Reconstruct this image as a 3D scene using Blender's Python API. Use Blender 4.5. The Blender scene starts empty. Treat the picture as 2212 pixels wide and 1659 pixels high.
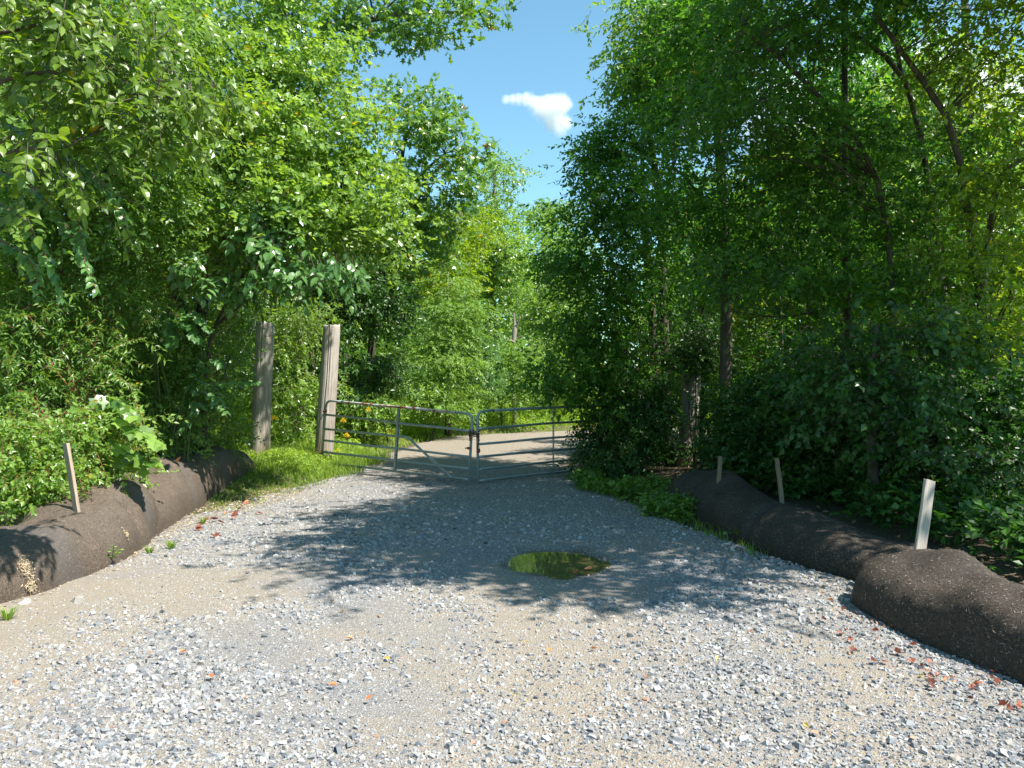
import bpy, math, random
import numpy as np
from mathutils import Vector, Matrix

# ------------------------------------------------------------------ camera, sky, sun, exposure
scn = bpy.context.scene
COL = scn.collection
F = 1662.0            # focal length in units of a 2212 px wide frame
CX, HY = 1106.0, 850.0
EYE = 1.6

cam_d = bpy.data.cameras.new("camera")
cam_d.sensor_width = 36.0
cam_d.lens = 36.0 * F / 2212.0
cam_d.clip_end = 3000
cam_d.clip_start = 0.05
cam = bpy.data.objects.new("camera", cam_d)
COL.objects.link(cam)
cam.location = (0, 0, EYE)
cam.rotation_euler = (math.radians(90.7), 0, 0)
scn.camera = cam

SUN_EL, SUN_BACK = 56.0, 28.0      # degrees; the sun stands right of the view, a little behind the camera
sd = Vector((math.cos(math.radians(SUN_EL)) * math.cos(math.radians(SUN_BACK)),
             -math.cos(math.radians(SUN_EL)) * math.sin(math.radians(SUN_BACK)),
             math.sin(math.radians(SUN_EL))))
world = bpy.data.worlds.new("World")
scn.world = world
world.use_nodes = True
wn = world.node_tree.nodes
sky = wn.new("ShaderNodeTexSky")
sky.sky_type = 'NISHITA'
sky.sun_disc = False
sky.sun_elevation = math.radians(SUN_EL)
sky.sun_rotation = math.radians(90 + SUN_BACK)
sky.air_density = 1.0
sky.dust_density = 0.0
sky.ozone_density = 2.5
bg = wn["Background"]
bg.inputs["Strength"].default_value = 0.10
wt = wn.new("ShaderNodeMix")
wt.data_type = 'RGBA'
wt.blend_type = 'MULTIPLY'
wt.inputs[0].default_value = 1.0
wt.inputs[7].default_value = (0.97, 1.26, 1.10, 1)
world.node_tree.links.new(sky.outputs["Color"], wt.inputs[6])
world.node_tree.links.new(wt.outputs[2], bg.inputs["Color"])

sun_d = bpy.data.lights.new("sun", 'SUN')
sun_d.energy = 5.0
sun_d.angle = math.radians(0.53)
sun_d.color = (1.0, 0.955, 0.88)
sun = bpy.data.objects.new("sun", sun_d)
COL.objects.link(sun)
sun.location = (20, -4, 30)
sun.rotation_euler = (-sd).to_track_quat('-Z', 'Y').to_euler()

scn.view_settings.view_transform = 'Standard'
scn.view_settings.look = 'None'
scn.view_settings.gamma = 1.0
scn.view_settings.use_curve_mapping = False
scn.view_settings.exposure = 1.15
cy = scn.cycles
cy.max_bounces = 7
cy.diffuse_bounces = 4
cy.glossy_bounces = 3
cy.transmission_bounces = 5
cy.transparent_max_bounces = 4
cy.volume_bounces = 3
cy.caustics_reflective = False
cy.caustics_refractive = False

R = np.random.default_rng(7)
random.seed(7)


def W(px, py, d, z=None):
    """world point seen at (px, py) of the 2212 x 1659 frame at depth d"""
    return np.array(((px - CX) / F * d, d, EYE + (HY - py) / F * d))


# ------------------------------------------------------------------ numpy helpers
def _hash(ix, iy, iz, seed):
    n = (ix * 374761393 + iy * 668265263 + iz * 2147483647 + seed * 974634777) & 0xFFFFFFFF
    n = ((n ^ (n >> 13)) * 1274126177) & 0xFFFFFFFF
    return ((n ^ (n >> 16)) & 0xFFFF) / 65535.0


def vnoise(p, scale=1.0, seed=0):
    """value noise in [0,1] at points p (N,3)"""
    p = np.asarray(p, float) * scale
    i = np.floor(p).astype(np.int64)
    f = p - i
    f = f * f * (3 - 2 * f)
    r = 0
    for dx in (0, 1):
        wx = f[:, 0] if dx else 1 - f[:, 0]
        for dy in (0, 1):
            wy = f[:, 1] if dy else 1 - f[:, 1]
            for dz in (0, 1):
                wz = f[:, 2] if dz else 1 - f[:, 2]
                r = r + wx * wy * wz * _hash(i[:, 0] + dx, i[:, 1] + dy, i[:, 2] + dz, seed)
    return r


def norm(a):
    return a / np.maximum(np.linalg.norm(a, axis=-1, keepdims=True), 1e-9)


def smooth(x, a, b):
    t = np.clip((x - a) / (b - a), 0, 1)
    return t * t * (3 - 2 * t)


def mesh_np(name, V, T, mat, tint=None, shade_smooth=False):
    """mesh from (N,3) points and (M,k) faces"""
    me = bpy.data.meshes.new(name)
    V = np.ascontiguousarray(V, dtype=np.float32)
    T = np.ascontiguousarray(T, dtype=np.int32)
    k = T.shape[1]
    me.vertices.add(len(V))
    me.vertices.foreach_set("co", V.ravel())
    me.loops.add(T.size)
    me.loops.foreach_set("vertex_index", T.ravel())
    me.polygons.add(len(T))
    me.polygons.foreach_set("loop_start", np.arange(0, T.size, k, dtype=np.int32))
    if shade_smooth:
        me.polygons.foreach_set("use_smooth", np.ones(len(T), dtype=bool))
    else:
        me.polygons.foreach_set("use_smooth", np.zeros(len(T), dtype=bool))
    if tint is not None:
        at = me.attributes.new("tint", 'FLOAT', 'POINT')
        at.data.foreach_set("value", np.ascontiguousarray(tint, dtype=np.float32))
    me.update(calc_edges=True)
    if mat is not None:
        me.materials.append(mat)
    return me


def put(name, me, parent=None, loc=None):
    o = bpy.data.objects.new(name, me)
    COL.objects.link(o)
    if parent is not None:
        o.parent = parent
    if loc is not None:
        o.location = loc
    return o


def tag(o, label=None, cat=None, group=None, kind=None):
    if label:
        o["label"] = label
    if cat:
        o["category"] = cat
    if group:
        o["group"] = group
    if kind:
        o["kind"] = kind
    return o


def thing(name, label, cat, loc, group=None):
    o = bpy.data.objects.new(name, None)
    COL.objects.link(o)
    o.location = loc
    o.empty_display_size = 0.2
    return tag(o, label, cat, group)


class Mesh:
    """collects quads (ngons as tris padded) into one mesh"""
    def __init__(self):
        self.v = []
        self.f = []
        self.n = 0

    def add(self, V, Q):
        self.v.append(np.asarray(V, float))
        self.f.append(np.asarray(Q, int) + self.n)
        self.n += len(V)

    def tube(self, pts, rad, sides=6, caps=True):
        pts = np.asarray(pts, float)
        n = len(pts)
        rad = np.broadcast_to(np.asarray(rad, float), (n,))
        tan = norm(np.gradient(pts, axis=0))
        up = np.array((0, 0, 1.0)) if abs(tan[0][2]) < 0.9 else np.array((1.0, 0, 0))
        a = norm(np.cross(tan[0], up))
        fr = []
        for i in range(n):
            a = a - tan[i] * np.dot(a, tan[i])
            a = a / max(np.linalg.norm(a), 1e-9)
            fr.append((a, np.cross(tan[i], a)))
        ang = np.linspace(0, 2 * math.pi, sides, endpoint=False)
        V = np.concatenate([pts[i] + rad[i] * (np.cos(ang)[:, None] * fr[i][0] + np.sin(ang)[:, None] * fr[i][1])
                            for i in range(n)])
        Q = []
        for i in range(n - 1):
            for j in range(sides):
                k = (j + 1) % sides
                Q.append((i * sides + j, i * sides + k, (i + 1) * sides + k, (i + 1) * sides + j))
        if caps:
            V = np.concatenate([V, pts[:1], pts[-1:]])
            c0, c1 = n * sides, n * sides + 1
            for j in range(0, sides):
                k = (j + 1) % sides
                Q.append((c0, k, j, j))
                e = (n - 1) * sides
                Q.append((c1, e + j, e + k, e + k))
        self.add(V, Q)

    def box(self, c, size, rot=None):
        s = np.array(size) / 2
        V = np.array([(x, y, z) for x in (-1, 1) for y in (-1, 1) for z in (-1, 1)]) * s
        if rot is not None:
            V = V @ np.array(rot).T
        self.add(V + np.array(c), [(0, 1, 3, 2), (4, 6, 7, 5), (0, 4, 5, 1), (2, 3, 7, 6), (0, 2, 6, 4), (1, 5, 7, 3)])

    def build(self, name, mat, smooth_=True, offset=None):
        V = np.concatenate(self.v)
        if offset is not None:
            V = V - np.array(offset)
        me = bpy.data.meshes.new(name)
        fs = []
        for f in np.concatenate(self.f).tolist():
            fs.append(f[:3] if f[2] == f[3] else f)
        me.from_pydata(V.tolist(), [], fs)
        if smooth_:
            me.polygons.foreach_set("use_smooth", np.ones(len(me.polygons), dtype=bool))
        me.update()
        me.materials.append(mat)
        return me


def spline(P, n):
    """Catmull-Rom through P, n samples"""
    P = np.asarray(P, float)
    Q = np.vstack([2 * P[0] - P[1], P, 2 * P[-1] - P[-2]])
    t = np.linspace(0, len(P) - 1 - 1e-9, n)
    i = t.astype(int)
    f = (t - i)[:, None]
    a, b, c, d = Q[i], Q[i + 1], Q[i + 2], Q[i + 3]
    return 0.5 * (2 * b + (c - a) * f + (2 * a - 5 * b + 4 * c - d) * f ** 2 + (3 * b - a - 3 * c + d) * f ** 3)


# ------------------------------------------------------------------ materials
def new_mat(name):
    m = bpy.data.materials.new(name)
    m.use_nodes = True
    nt = m.node_tree
    b = nt.nodes["Principled BSDF"]
    return m, nt, b


def nd(nt, typ, **kw):
    n = nt.nodes.new(typ)
    for k, v in kw.items():
        if k.startswith("i_"):
            n.inputs[k[2:].replace("_", " ")].default_value = v
        else:
            setattr(n, k, v)
    return n


def ramp(nt, fac, stops, interp='LINEAR'):
    r = nt.nodes.new("ShaderNodeValToRGB")
    r.color_ramp.interpolation = interp
    el = r.color_ramp.elements
    while len(el) < len(stops):
        el.new(0.5)
    for e, (p, c) in zip(el, stops):
        e.position = p
        e.color = (*c, 1) if len(c) == 3 else c
    nt.links.new(fac, r.inputs[0])
    return r.outputs[0]


def mix(nt, fac, a, b, typ='MIX'):
    n = nt.nodes.new("ShaderNodeMix")
    n.data_type = 'RGBA'
    n.blend_type = typ
    for s, v in ((n.inputs[0], fac), (n.inputs[6], a), (n.inputs[7], b)):
        if hasattr(v, "links"):
            nt.links.new(v, s)
        elif isinstance(v, (int, float)):
            s.default_value = v
        else:
            s.default_value = (*v, 1)
    return n.outputs[2]


def coords(nt, scale=(1, 1, 1)):
    tc = nt.nodes.new("ShaderNodeTexCoord")
    mp = nt.nodes.new("ShaderNodeMapping")
    mp.inputs["Scale"].default_value = scale
    nt.links.new(tc.outputs["Object"], mp.inputs["Vector"])
    return mp.outputs[0]


def noise(nt, vec, scale, detail=3, rough=0.55):
    n = nt.nodes.new("ShaderNodeTexNoise")
    n.inputs["Scale"].default_value = scale
    n.inputs["Detail"].default_value = detail
    n.inputs["Roughness"].default_value = rough
    nt.links.new(vec, n.inputs["Vector"])
    return n.outputs["Fac"]


def bump(nt, b, height, strength, dist=0.01):
    n = nt.nodes.new("ShaderNodeBump")
    n.inputs["Strength"].default_value = strength
    n.inputs["Distance"].default_value = dist
    nt.links.new(height, n.inputs["Height"])
    nt.links.new(n.outputs[0], b.inputs["Normal"])


def leaf_mat(name, dark, light, trans, tfac=0.38, rough=0.42, odd=None, spec=0.45):
    m, nt, b = new_mat(name)
    at = nd(nt, "ShaderNodeAttribute", attribute_name="tint")
    stops = [(0.0, dark), (0.75, light), (0.985, tuple(min(1, c * 1.15) for c in light))]
    if odd:
        stops += [(0.992, odd)]
    c = ramp(nt, at.outputs["Fac"], stops)
    nt.links.new(c, b.inputs["Base Color"])
    b.inputs["Roughness"].default_value = rough
    b.inputs["Specular IOR Level"].default_value = spec
    t = nt.nodes.new("ShaderNodeBsdfTranslucent")
    tcol = mix(nt, 1.0, c, trans, 'MULTIPLY')
    nt.links.new(tcol, t.inputs["Color"])
    mx = nt.nodes.new("ShaderNodeMixShader")
    mx.inputs[0].default_value = tfac
    out = nt.nodes["Material Output"]
    nt.links.new(b.outputs[0], mx.inputs[1])
    nt.links.new(t.outputs[0], mx.inputs[2])
    nt.links.new(mx.outputs[0], out.inputs["Surface"])
    return m


TR = (2.45, 2.25, 0.75)
TG = (1.7, 2.05, 0.75)
M = {}
M['leaf_bright'] = leaf_mat("leaf_bright", (0.05, 0.125, 0.016), (0.215, 0.335, 0.07), TR, 0.4, 0.34, odd=(0.4, 0.3, 0.03), spec=0.6)
M['leaf_yellow'] = leaf_mat("leaf_yellowgreen", (0.085, 0.155, 0.012), (0.20, 0.285, 0.02), TR, 0.45, 0.38, odd=(0.5, 0.33, 0.02), spec=0.5)
M['leaf_branch'] = leaf_mat("leaf_branch", (0.05, 0.11, 0.012), (0.14, 0.225, 0.022), TR, 0.42, 0.38, odd=(0.5, 0.33, 0.02), spec=0.5)
M['leaf_cool'] = leaf_mat("leaf_cool", (0.045, 0.125, 0.032), (0.12, 0.24, 0.07), TR, 0.32, 0.3, spec=0.65)
M['leaf_mid'] = leaf_mat("leaf_mid", (0.045, 0.115, 0.013), (0.15, 0.26, 0.045), TR, 0.38, 0.36, spec=0.6)
M['leaf_dark'] = leaf_mat("leaf_dark", (0.016, 0.054, 0.009), (0.055, 0.13, 0.022), TG, 0.34, 0.40)
M['leaf_oak'] = leaf_mat("leaf_oak", (0.05, 0.13, 0.018), (0.14, 0.25, 0.045), TR, 0.4, 0.32, odd=(0.35, 0.12, 0.03), spec=0.6)
M['leaf_right'] = leaf_mat("leaf_right", (0.022, 0.078, 0.010), (0.105, 0.215, 0.028), TG, 0.48, 0.40, odd=(0.4, 0.25, 0.03))
M['leaf_far'] = leaf_mat("leaf_far", (0.08, 0.17, 0.028), (0.18, 0.30, 0.055), TR, 0.38, 0.45)
M['leaf_hemlock'] = leaf_mat("leaf_hemlock", (0.075, 0.165, 0.02), (0.175, 0.30, 0.042), TR, 0.28, 0.45)
M['leaf_meadow'] = leaf_mat("leaf_meadow", (0.14, 0.24, 0.03), (0.29, 0.41, 0.07), TR, 0.42, 0.5, odd=(0.35, 0.3, 0.08))
M['grass'] = leaf_mat("grass_blade", (0.08, 0.17, 0.025), (0.22, 0.32, 0.05), TR, 0.35, 0.5, odd=(0.4, 0.33, 0.15))
M['litter'] = leaf_mat("leaf_litter", (0.07, 0.042, 0.022), (0.26, 0.17, 0.09), (1.4, 1.1, 0.8), 0.15, 0.6)
M['dry_red'] = leaf_mat("dry_leaf_red", (0.10, 0.026, 0.016), (0.30, 0.10, 0.055), (1.5, 1, 0.8), 0.2, 0.5)
M['dry_orange'] = leaf_mat("dry_leaf_orange", (0.42, 0.13, 0.04), (0.6, 0.24, 0.08), (1.5, 1, 0.8), 0.2, 0.5)
M['dry_yellow'] = leaf_mat("dry_leaf_yellow", (0.45, 0.33, 0.06), (0.62, 0.5, 0.14), (1.3, 1.1, 0.8), 0.2, 0.5)
M['flower'] = leaf_mat("goldenrod_flower", (0.6, 0.40, 0.01), (0.85, 0.62, 0.02), (1.2, 1.1, 0.8), 0.3, 0.6)


def bark_mat(name, a, b_, c, sc=9.0):
    m, nt, b = new_mat(name)
    v = coords(nt, (1, 1, 0.22))
    n1 = noise(nt, v, sc, 5, 0.7)
    n2 = noise(nt, coords(nt, (1, 1, 1)), 2.2, 3)
    col = ramp(nt, n1, [(0.3, a), (0.52, b_), (0.72, c)])
    col = mix(nt, n2, col, mix(nt, 1.0, col, (0.62, 0.66, 0.55), 'MULTIPLY'))
    nt.links.new(col, b.inputs["Base Color"])
    b.inputs["Roughness"].default_value = 0.85
    bump(nt, b, n1, 0.7, 0.02)
    return m


M['bark'] = bark_mat("bark_brown", (0.035, 0.026, 0.02), (0.10, 0.08, 0.06), (0.2, 0.17, 0.135))
M['bark_grey'] = bark_mat("bark_grey", (0.06, 0.052, 0.045), (0.17, 0.15, 0.125), (0.32, 0.29, 0.25), 7)
M['stem_red'] = bark_mat("stem_red", (0.14, 0.04, 0.02), (0.26, 0.08, 0.04), (0.32, 0.13, 0.06))
M['stem_green'] = bark_mat("stem_green", (0.06, 0.10, 0.03), (0.10, 0.14, 0.05), (0.16, 0.17, 0.07))
M['dead_wood'] = bark_mat("dead_wood", (0.16, 0.12, 0.095), (0.34, 0.28, 0.23), (0.5, 0.44, 0.38), 6)


def post_mat():
    m, nt, b = new_mat("weathered_wood")
    v = coords(nt, (1, 1, 0.045))
    n1 = noise(nt, v, 58, 7, 0.75)
    n2 = noise(nt, coords(nt, (1, 1, 0.35)), 3.6, 5, 0.65)
    col = ramp(nt, n1, [(0.26, (0.11, 0.095, 0.08)), (0.42, (0.33, 0.29, 0.25)), (0.58, (0.46, 0.415, 0.365)), (0.8, (0.58, 0.54, 0.49))])
    brown = ramp(nt, n1, [(0.28, (0.07, 0.05, 0.038)), (0.52, (0.235, 0.18, 0.135)), (0.8, (0.40, 0.34, 0.28))])
    tc = nt.nodes.new("ShaderNodeTexCoord")
    sp = nt.nodes.new("ShaderNodeSeparateXYZ")
    nt.links.new(tc.outputs["Object"], sp.inputs[0])
    mr = nd(nt, "ShaderNodeMapRange")
    mr.inputs["From Min"].default_value = 2.2
    mr.inputs["From Max"].default_value = 0.2
    nt.links.new(sp.outputs[2], mr.inputs["Value"])
    ad = nd(nt, "ShaderNodeMath", operation='ADD')
    nt.links.new(mr.outputs[0], ad.inputs[0])
    mu = nd(nt, "ShaderNodeMath", operation='MULTIPLY_ADD')
    nt.links.new(n2, mu.inputs[0])
    mu.inputs[1].default_value = 3.2
    mu.inputs[2].default_value = -1.75
    nt.links.new(mu.outputs[0], ad.inputs[1])
    cl = nd(nt, "ShaderNodeClamp")
    nt.links.new(ad.outputs[0], cl.inputs[0])
    col = mix(nt, cl.outputs[0], col, brown)
    nt.links.new(col, b.inputs["Base Color"])
    b.inputs["Roughness"].default_value = 0.85
    bump(nt, b, n1, 0.6, 0.012)
    return m


M['post'] = post_mat()


def stake_mat(name, a, c):
    m, nt, b = new_mat(name)
    n1 = noise(nt, coords(nt, (1, 1, 0.03)), 120, 4, 0.6)
    n2 = noise(nt, coords(nt), 14, 3)
    col = ramp(nt, n1, [(0.35, a), (0.65, c)])
    col = mix(nt, n2, col, mix(nt, 1.0, col, (0.75, 0.7, 0.66), 'MULTIPLY'))
    nt.links.new(col, b.inputs["Base Color"])
    b.inputs["Roughness"].default_value = 0.8
    bump(nt, b, n1, 0.3, 0.003)
    return m


M['stake'] = stake_mat("raw_stake_wood", (0.27, 0.205, 0.15), (0.47, 0.39, 0.30))
M['stake_shaded'] = stake_mat("shaded_stake_wood", (0.14, 0.10, 0.07), (0.30, 0.23, 0.16))  # stake wood darkened so its colour carries the dimness under the trees
M['stake_grey'] = stake_mat("grey_stake_wood", (0.36, 0.31, 0.26), (0.56, 0.5, 0.43))


def metal_mat():
    m, nt, b = new_mat("galvanised_steel")
    n1 = noise(nt, coords(nt), 5, 4, 0.6)
    n2 = noise(nt, coords(nt), 40, 3, 0.6)
    col = ramp(nt, n1, [(0.3, (0.27, 0.315, 0.33)), (0.7, (0.44, 0.49, 0.50))])
    col = mix(nt, ramp(nt, n2, [(0.62, (0, 0, 0)), (0.72, (1, 1, 1))]), col, (0.24, 0.17, 0.12))
    nt.links.new(col, b.inputs["Base Color"])
    b.inputs["Metallic"].default_value = 0.55
    b.inputs["Roughness"].default_value = 0.42
    return m


def rust_mat(name, lo, hi, base, rusty):
    """painted steel eaten by rust in patches"""
    m, nt, b = new_mat(name)
    n1 = noise(nt, coords(nt), 6.5, 4, 0.75)
    n2 = noise(nt, coords(nt), 45, 3, 0.6)
    f = ramp(nt, n1, [(lo, (0, 0, 0)), (hi, (1, 1, 1))])
    rc = ramp(nt, n2, [(0.3, tuple(c * 0.5 for c in rusty)), (0.7, rusty)])
    col = mix(nt, f, base, rc)
    nt.links.new(col, b.inputs["Base Color"])
    b.inputs["Metallic"].default_value = 0.1
    b.inputs["Roughness"].default_value = 0.62
    bump(nt, b, n2, 0.3, 0.003)
    return m


M['steel'] = metal_mat()
M['steel_rust'] = rust_mat("rusty_rail", 0.50, 0.56, (0.42, 0.45, 0.45), (0.36, 0.105, 0.035))
M['steel_stain'] = rust_mat("stained_rail", 0.62, 0.72, (0.30, 0.36, 0.37), (0.26, 0.12, 0.06))
M['rust'] = rust_mat("rusted_iron", 0.2, 0.35, (0.1, 0.07, 0.06), (0.17, 0.07, 0.045))
M['lock_red'] = rust_mat("red_brown_lock", 0.55, 0.7, (0.22, 0.05, 0.035), (0.12, 0.05, 0.03))


def gravel_mat():
    m, nt, b = new_mat("gravel_road_surface")
    v = coords(nt)
    vo = nd(nt, "ShaderNodeTexVoronoi")
    vo.inputs["Scale"].default_value = 88
    wn_ = nd(nt, "ShaderNodeTexNoise")
    wn_.inputs["Scale"].default_value = 60
    nt.links.new(v, wn_.inputs["Vector"])
    vm = nd(nt, "ShaderNodeVectorMath", operation='MULTIPLY_ADD')
    nt.links.new(wn_.outputs["Color"], vm.inputs[0])
    vm.inputs[1].default_value = (0.016, 0.016, 0.016)
    nt.links.new(v, vm.inputs[2])
    nt.links.new(vm.outputs[0], vo.inputs["Vector"])
    hs = nt.nodes.new("ShaderNodeSeparateColor")
    nt.links.new(vo.outputs["Color"], hs.inputs[0])
    cell = ramp(nt, hs.outputs[0], [(0.0, (0.06, 0.06, 0.065)), (0.25, (0.13, 0.13, 0.137)), (0.6, (0.225, 0.225, 0.232)), (0.9, (0.36, 0.355, 0.35)), (1.0, (0.55, 0.54, 0.53))])
    grit = noise(nt, v, 330, 5, 0.85)
    g2 = ramp(nt, grit, [(0.34, (0.05, 0.05, 0.052)), (0.48, (0.17, 0.17, 0.175)), (0.6, (0.30, 0.30, 0.30)), (0.72, (0.52, 0.51, 0.50))])
    g = mix(nt, 0.55, cell, g2)
    sand = ramp(nt, grit, [(0.33, (0.095, 0.075, 0.055)), (0.48, (0.265, 0.22, 0.165)), (0.66, (0.45, 0.39, 0.31))])
    at = nd(nt, "ShaderNodeAttribute", attribute_name="tint")
    n1 = noise(nt, v, 1.1, 6, 0.68)
    ad = nd(nt, "ShaderNodeMath", operation='ADD')
    nt.links.new(n1, ad.inputs[0])
    nt.links.new(at.outputs["Fac"], ad.inputs[1])
    f = ramp(nt, ad.outputs[0], [(0.40, (0.15, 0.15, 0.15)), (0.68, (0.9, 0.9, 0.9))])
    col = mix(nt, f, g, sand)
    aw = nd(nt, "ShaderNodeAttribute", attribute_name="wet")
    col = mix(nt, aw.outputs["Fac"], col, mix(nt, 1.0, col, (0.42, 0.38, 0.30), 'MULTIPLY'))
    nt.links.new(col, b.inputs["Base Color"])
    b.inputs["Roughness"].default_value = 0.92
    b.inputs["Specular IOR Level"].default_value = 0.2
    ad2 = nd(nt, "ShaderNodeMath", operation='MULTIPLY_ADD')
    nt.links.new(vo.outputs["Distance"], ad2.inputs[0])
    ad2.inputs[1].default_value = -16.0
    nt.links.new(noise(nt, v, 420, 3, 0.7), ad2.inputs[2])
    bump(nt, b, ad2.outputs[0], 0.45, 0.005)
    return m


def stone_mat():
    m, nt, b = new_mat("crushed_stone")
    at = nd(nt, "ShaderNodeAttribute", attribute_name="tint")
    col = ramp(nt, at.outputs["Fac"], [(0.0, (0.07, 0.075, 0.085)), (0.16, (0.16, 0.17, 0.185)), (0.32, (0.235, 0.24, 0.245)), (0.47, (0.31, 0.28, 0.24)),
                                      (0.60, (0.285, 0.29, 0.30)), (0.8, (0.385, 0.38, 0.375)), (0.93, (0.50, 0.47, 0.42)), (0.975, (0.64, 0.63, 0.61)), (0.985, (0.36, 0.22, 0.15))], 'LINEAR')
    n = noise(nt, coords(nt), 90, 3, 0.6)
    col = mix(nt, 0.6, col, mix(nt, 1.0, col, ramp(nt, n, [(0.3, (0.65, 0.65, 0.65)), (0.7, (1.2, 1.2, 1.2))]), 'MULTIPLY'))
    nt.links.new(col, b.inputs["Base Color"])
    b.inputs["Roughness"].default_value = 0.75
    b.inputs["Specular IOR Level"].default_value = 0.35
    return m


def soil_mat():
    m, nt, b = new_mat("forest_soil")
    v = coords(nt)
    n1 = noise(nt, v, 0.35, 4, 0.6)
    n2 = noise(nt, v, 28, 5, 0.7)
    c1 = ramp(nt, n2, [(0.3, (0.035, 0.026, 0.016)), (0.55, (0.10, 0.075, 0.045)), (0.75, (0.20, 0.15, 0.09))])
    c2 = ramp(nt, n2, [(0.3, (0.03, 0.05, 0.014)), (0.7, (0.09, 0.13, 0.035))])
    col = mix(nt, ramp(nt, n1, [(0.55, (0, 0, 0)), (0.75, (0.7, 0.7, 0.7))]), c1, c2)
    nt.links.new(col, b.inputs["Base Color"])
    b.inputs["Roughness"].default_value = 0.95
    bump(nt, b, n2, 0.8, 0.03)
    return m


def sock_mat(gain=1.0, name="mesh_sock_fabric"):
    m, nt, b = new_mat(name)
    v = coords(nt)
    n0 = noise(nt, v, 1.6, 4, 0.6)
    wv = nd(nt, "ShaderNodeTexNoise")
    wv.inputs["Scale"].default_value = 9
    nt.links.new(v, wv.inputs["Vector"])
    vm = nd(nt, "ShaderNodeVectorMath", operation='MULTIPLY_ADD')
    nt.links.new(wv.outputs["Color"], vm.inputs[0])
    vm.inputs[1].default_value = (0.2, 0.2, 0.2)
    nt.links.new(v, vm.inputs[2])
    fib = None
    for sc_ in ((22, 120, 120), (120, 22, 120), (120, 120, 22), (60, 60, 130)):
        mp = nt.nodes.new("ShaderNodeMapping")
        mp.inputs["Scale"].default_value = sc_
        mp.inputs["Rotation"].default_value = (0.4, 0.3, 0.7)
        nt.links.new(vm.outputs[0], mp.inputs["Vector"])
        fn = noise(nt, mp.outputs[0], 1.0, 2, 0.6)
        if fib is None:
            fib = fn
        else:
            mx_ = nd(nt, "ShaderNodeMath", operation='MAXIMUM')
            nt.links.new(fib, mx_.inputs[0])
            nt.links.new(fn, mx_.inputs[1])
            fib = mx_.outputs[0]
    sb = nd(nt, "ShaderNodeMath", operation='SUBTRACT')
    nt.links.new(fib, sb.inputs[0])
    sb.inputs[1].default_value = 0.08
    n1 = sb.outputs[0]
    at = nd(nt, "ShaderNodeAttribute", attribute_name="tint")
    mulch = ramp(nt, n1, [(0.36, (0.03, 0.026, 0.023)), (0.48, (0.095, 0.08, 0.07)), (0.58, (0.19, 0.16, 0.137)), (0.70, (0.30, 0.26, 0.22))])
    net = ramp(nt, n1, [(0.35, (0.05, 0.05, 0.05)), (0.65, (0.15, 0.145, 0.14))])
    col = mix(nt, ramp(nt, n0, [(0.4, (0.1, 0.1, 0.1)), (0.7, (0.55, 0.55, 0.55))]), mulch, net)
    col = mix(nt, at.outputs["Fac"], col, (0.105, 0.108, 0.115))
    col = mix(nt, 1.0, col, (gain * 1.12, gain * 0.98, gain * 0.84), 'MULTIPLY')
    nt.links.new(col, b.inputs["Base Color"])
    b.inputs["Roughness"].default_value = 0.7
    b.inputs["Specular IOR Level"].default_value = 0.3
    w = nd(nt, "ShaderNodeTexWave", wave_type='BANDS', bands_direction='DIAGONAL')
    w.inputs["Scale"].default_value = 55
    w.inputs["Distortion"].default_value = 4
    nt.links.new(v, w.inputs["Vector"])
    ad = nd(nt, "ShaderNodeMath", operation='MULTIPLY_ADD')
    nt.links.new(w.outputs["Fac"], ad.inputs[0])
    ad.inputs[1].default_value = 0.25
    nt.links.new(n1, ad.inputs[2])
    bump(nt, b, ad.outputs[0], 0.9, 0.012)
    return m


def water_mat():
    m, nt, b = new_mat("puddle_water")
    b.inputs["Base Color"].default_value = (0.12, 0.11, 0.04, 1)
    b.inputs["Roughness"].default_value = 0.03
    b.inputs["IOR"].default_value = 1.36
    b.inputs["Specular IOR Level"].default_value = 0.7
    n = noise(nt, coords(nt), 9, 2)
    bump(nt, b, n, 0.03, 0.01)
    return m


M['gravel'] = gravel_mat()
M['stone'] = stone_mat()
M['soil'] = soil_mat()
M['sock'] = sock_mat(0.92)
M['sock_shaded'] = sock_mat(0.40, "shaded_mesh_sock_fabric")  # darker copy for the right socks: deep shade put into the colour
M['water'] = water_mat()
M['mulch'] = leaf_mat("mulch_chips", (0.06, 0.046, 0.036), (0.33, 0.265, 0.205), (0.5, 0.4, 0.3), 0.05, 0.7)
M['straw'] = leaf_mat("straw_bits", (0.24, 0.17, 0.09), (0.52, 0.42, 0.28), (1, 0.9, 0.7), 0.1, 0.7)

# ------------------------------------------------------------------ terrain
LE = np.array([(-6.6, -3.0), (-6.0, 1.0), (-5.2, 3.6), (-4.35, 5.6), (-4.1, 7.2), (-4.2, 9.2), (-3.9, 11.2), (-3.45, 13.6), (-3.2, 15.6), (-3.08, 18.0),
               (-3.1, 22.5), (-2.7, 26.5), (-1.9, 28.9), (-0.1, 31.0), (2.7, 33.2), (8.0, 35.8), (16, 38.5), (30, 41)])
RE = np.array([(4.6, -3.0), (4.0, 1.0), (3.2, 3.6), (2.95, 5.6), (2.75, 6.6), (2.35, 7.9), (1.95, 9.4), (1.55, 11.6), (1.15, 13.6), (1.0, 16.2),
               (1.25, 18.8), (1.7, 21.8), (2.3, 23.9), (3.6, 26.0), (6.0, 27.8), (10, 29.6), (17, 31.5), (30, 34)])
NT = 240
LS, RS = spline(LE, NT), spline(RE, NT)
road_poly = np.vstack([LS, RS[::-1]])


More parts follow.
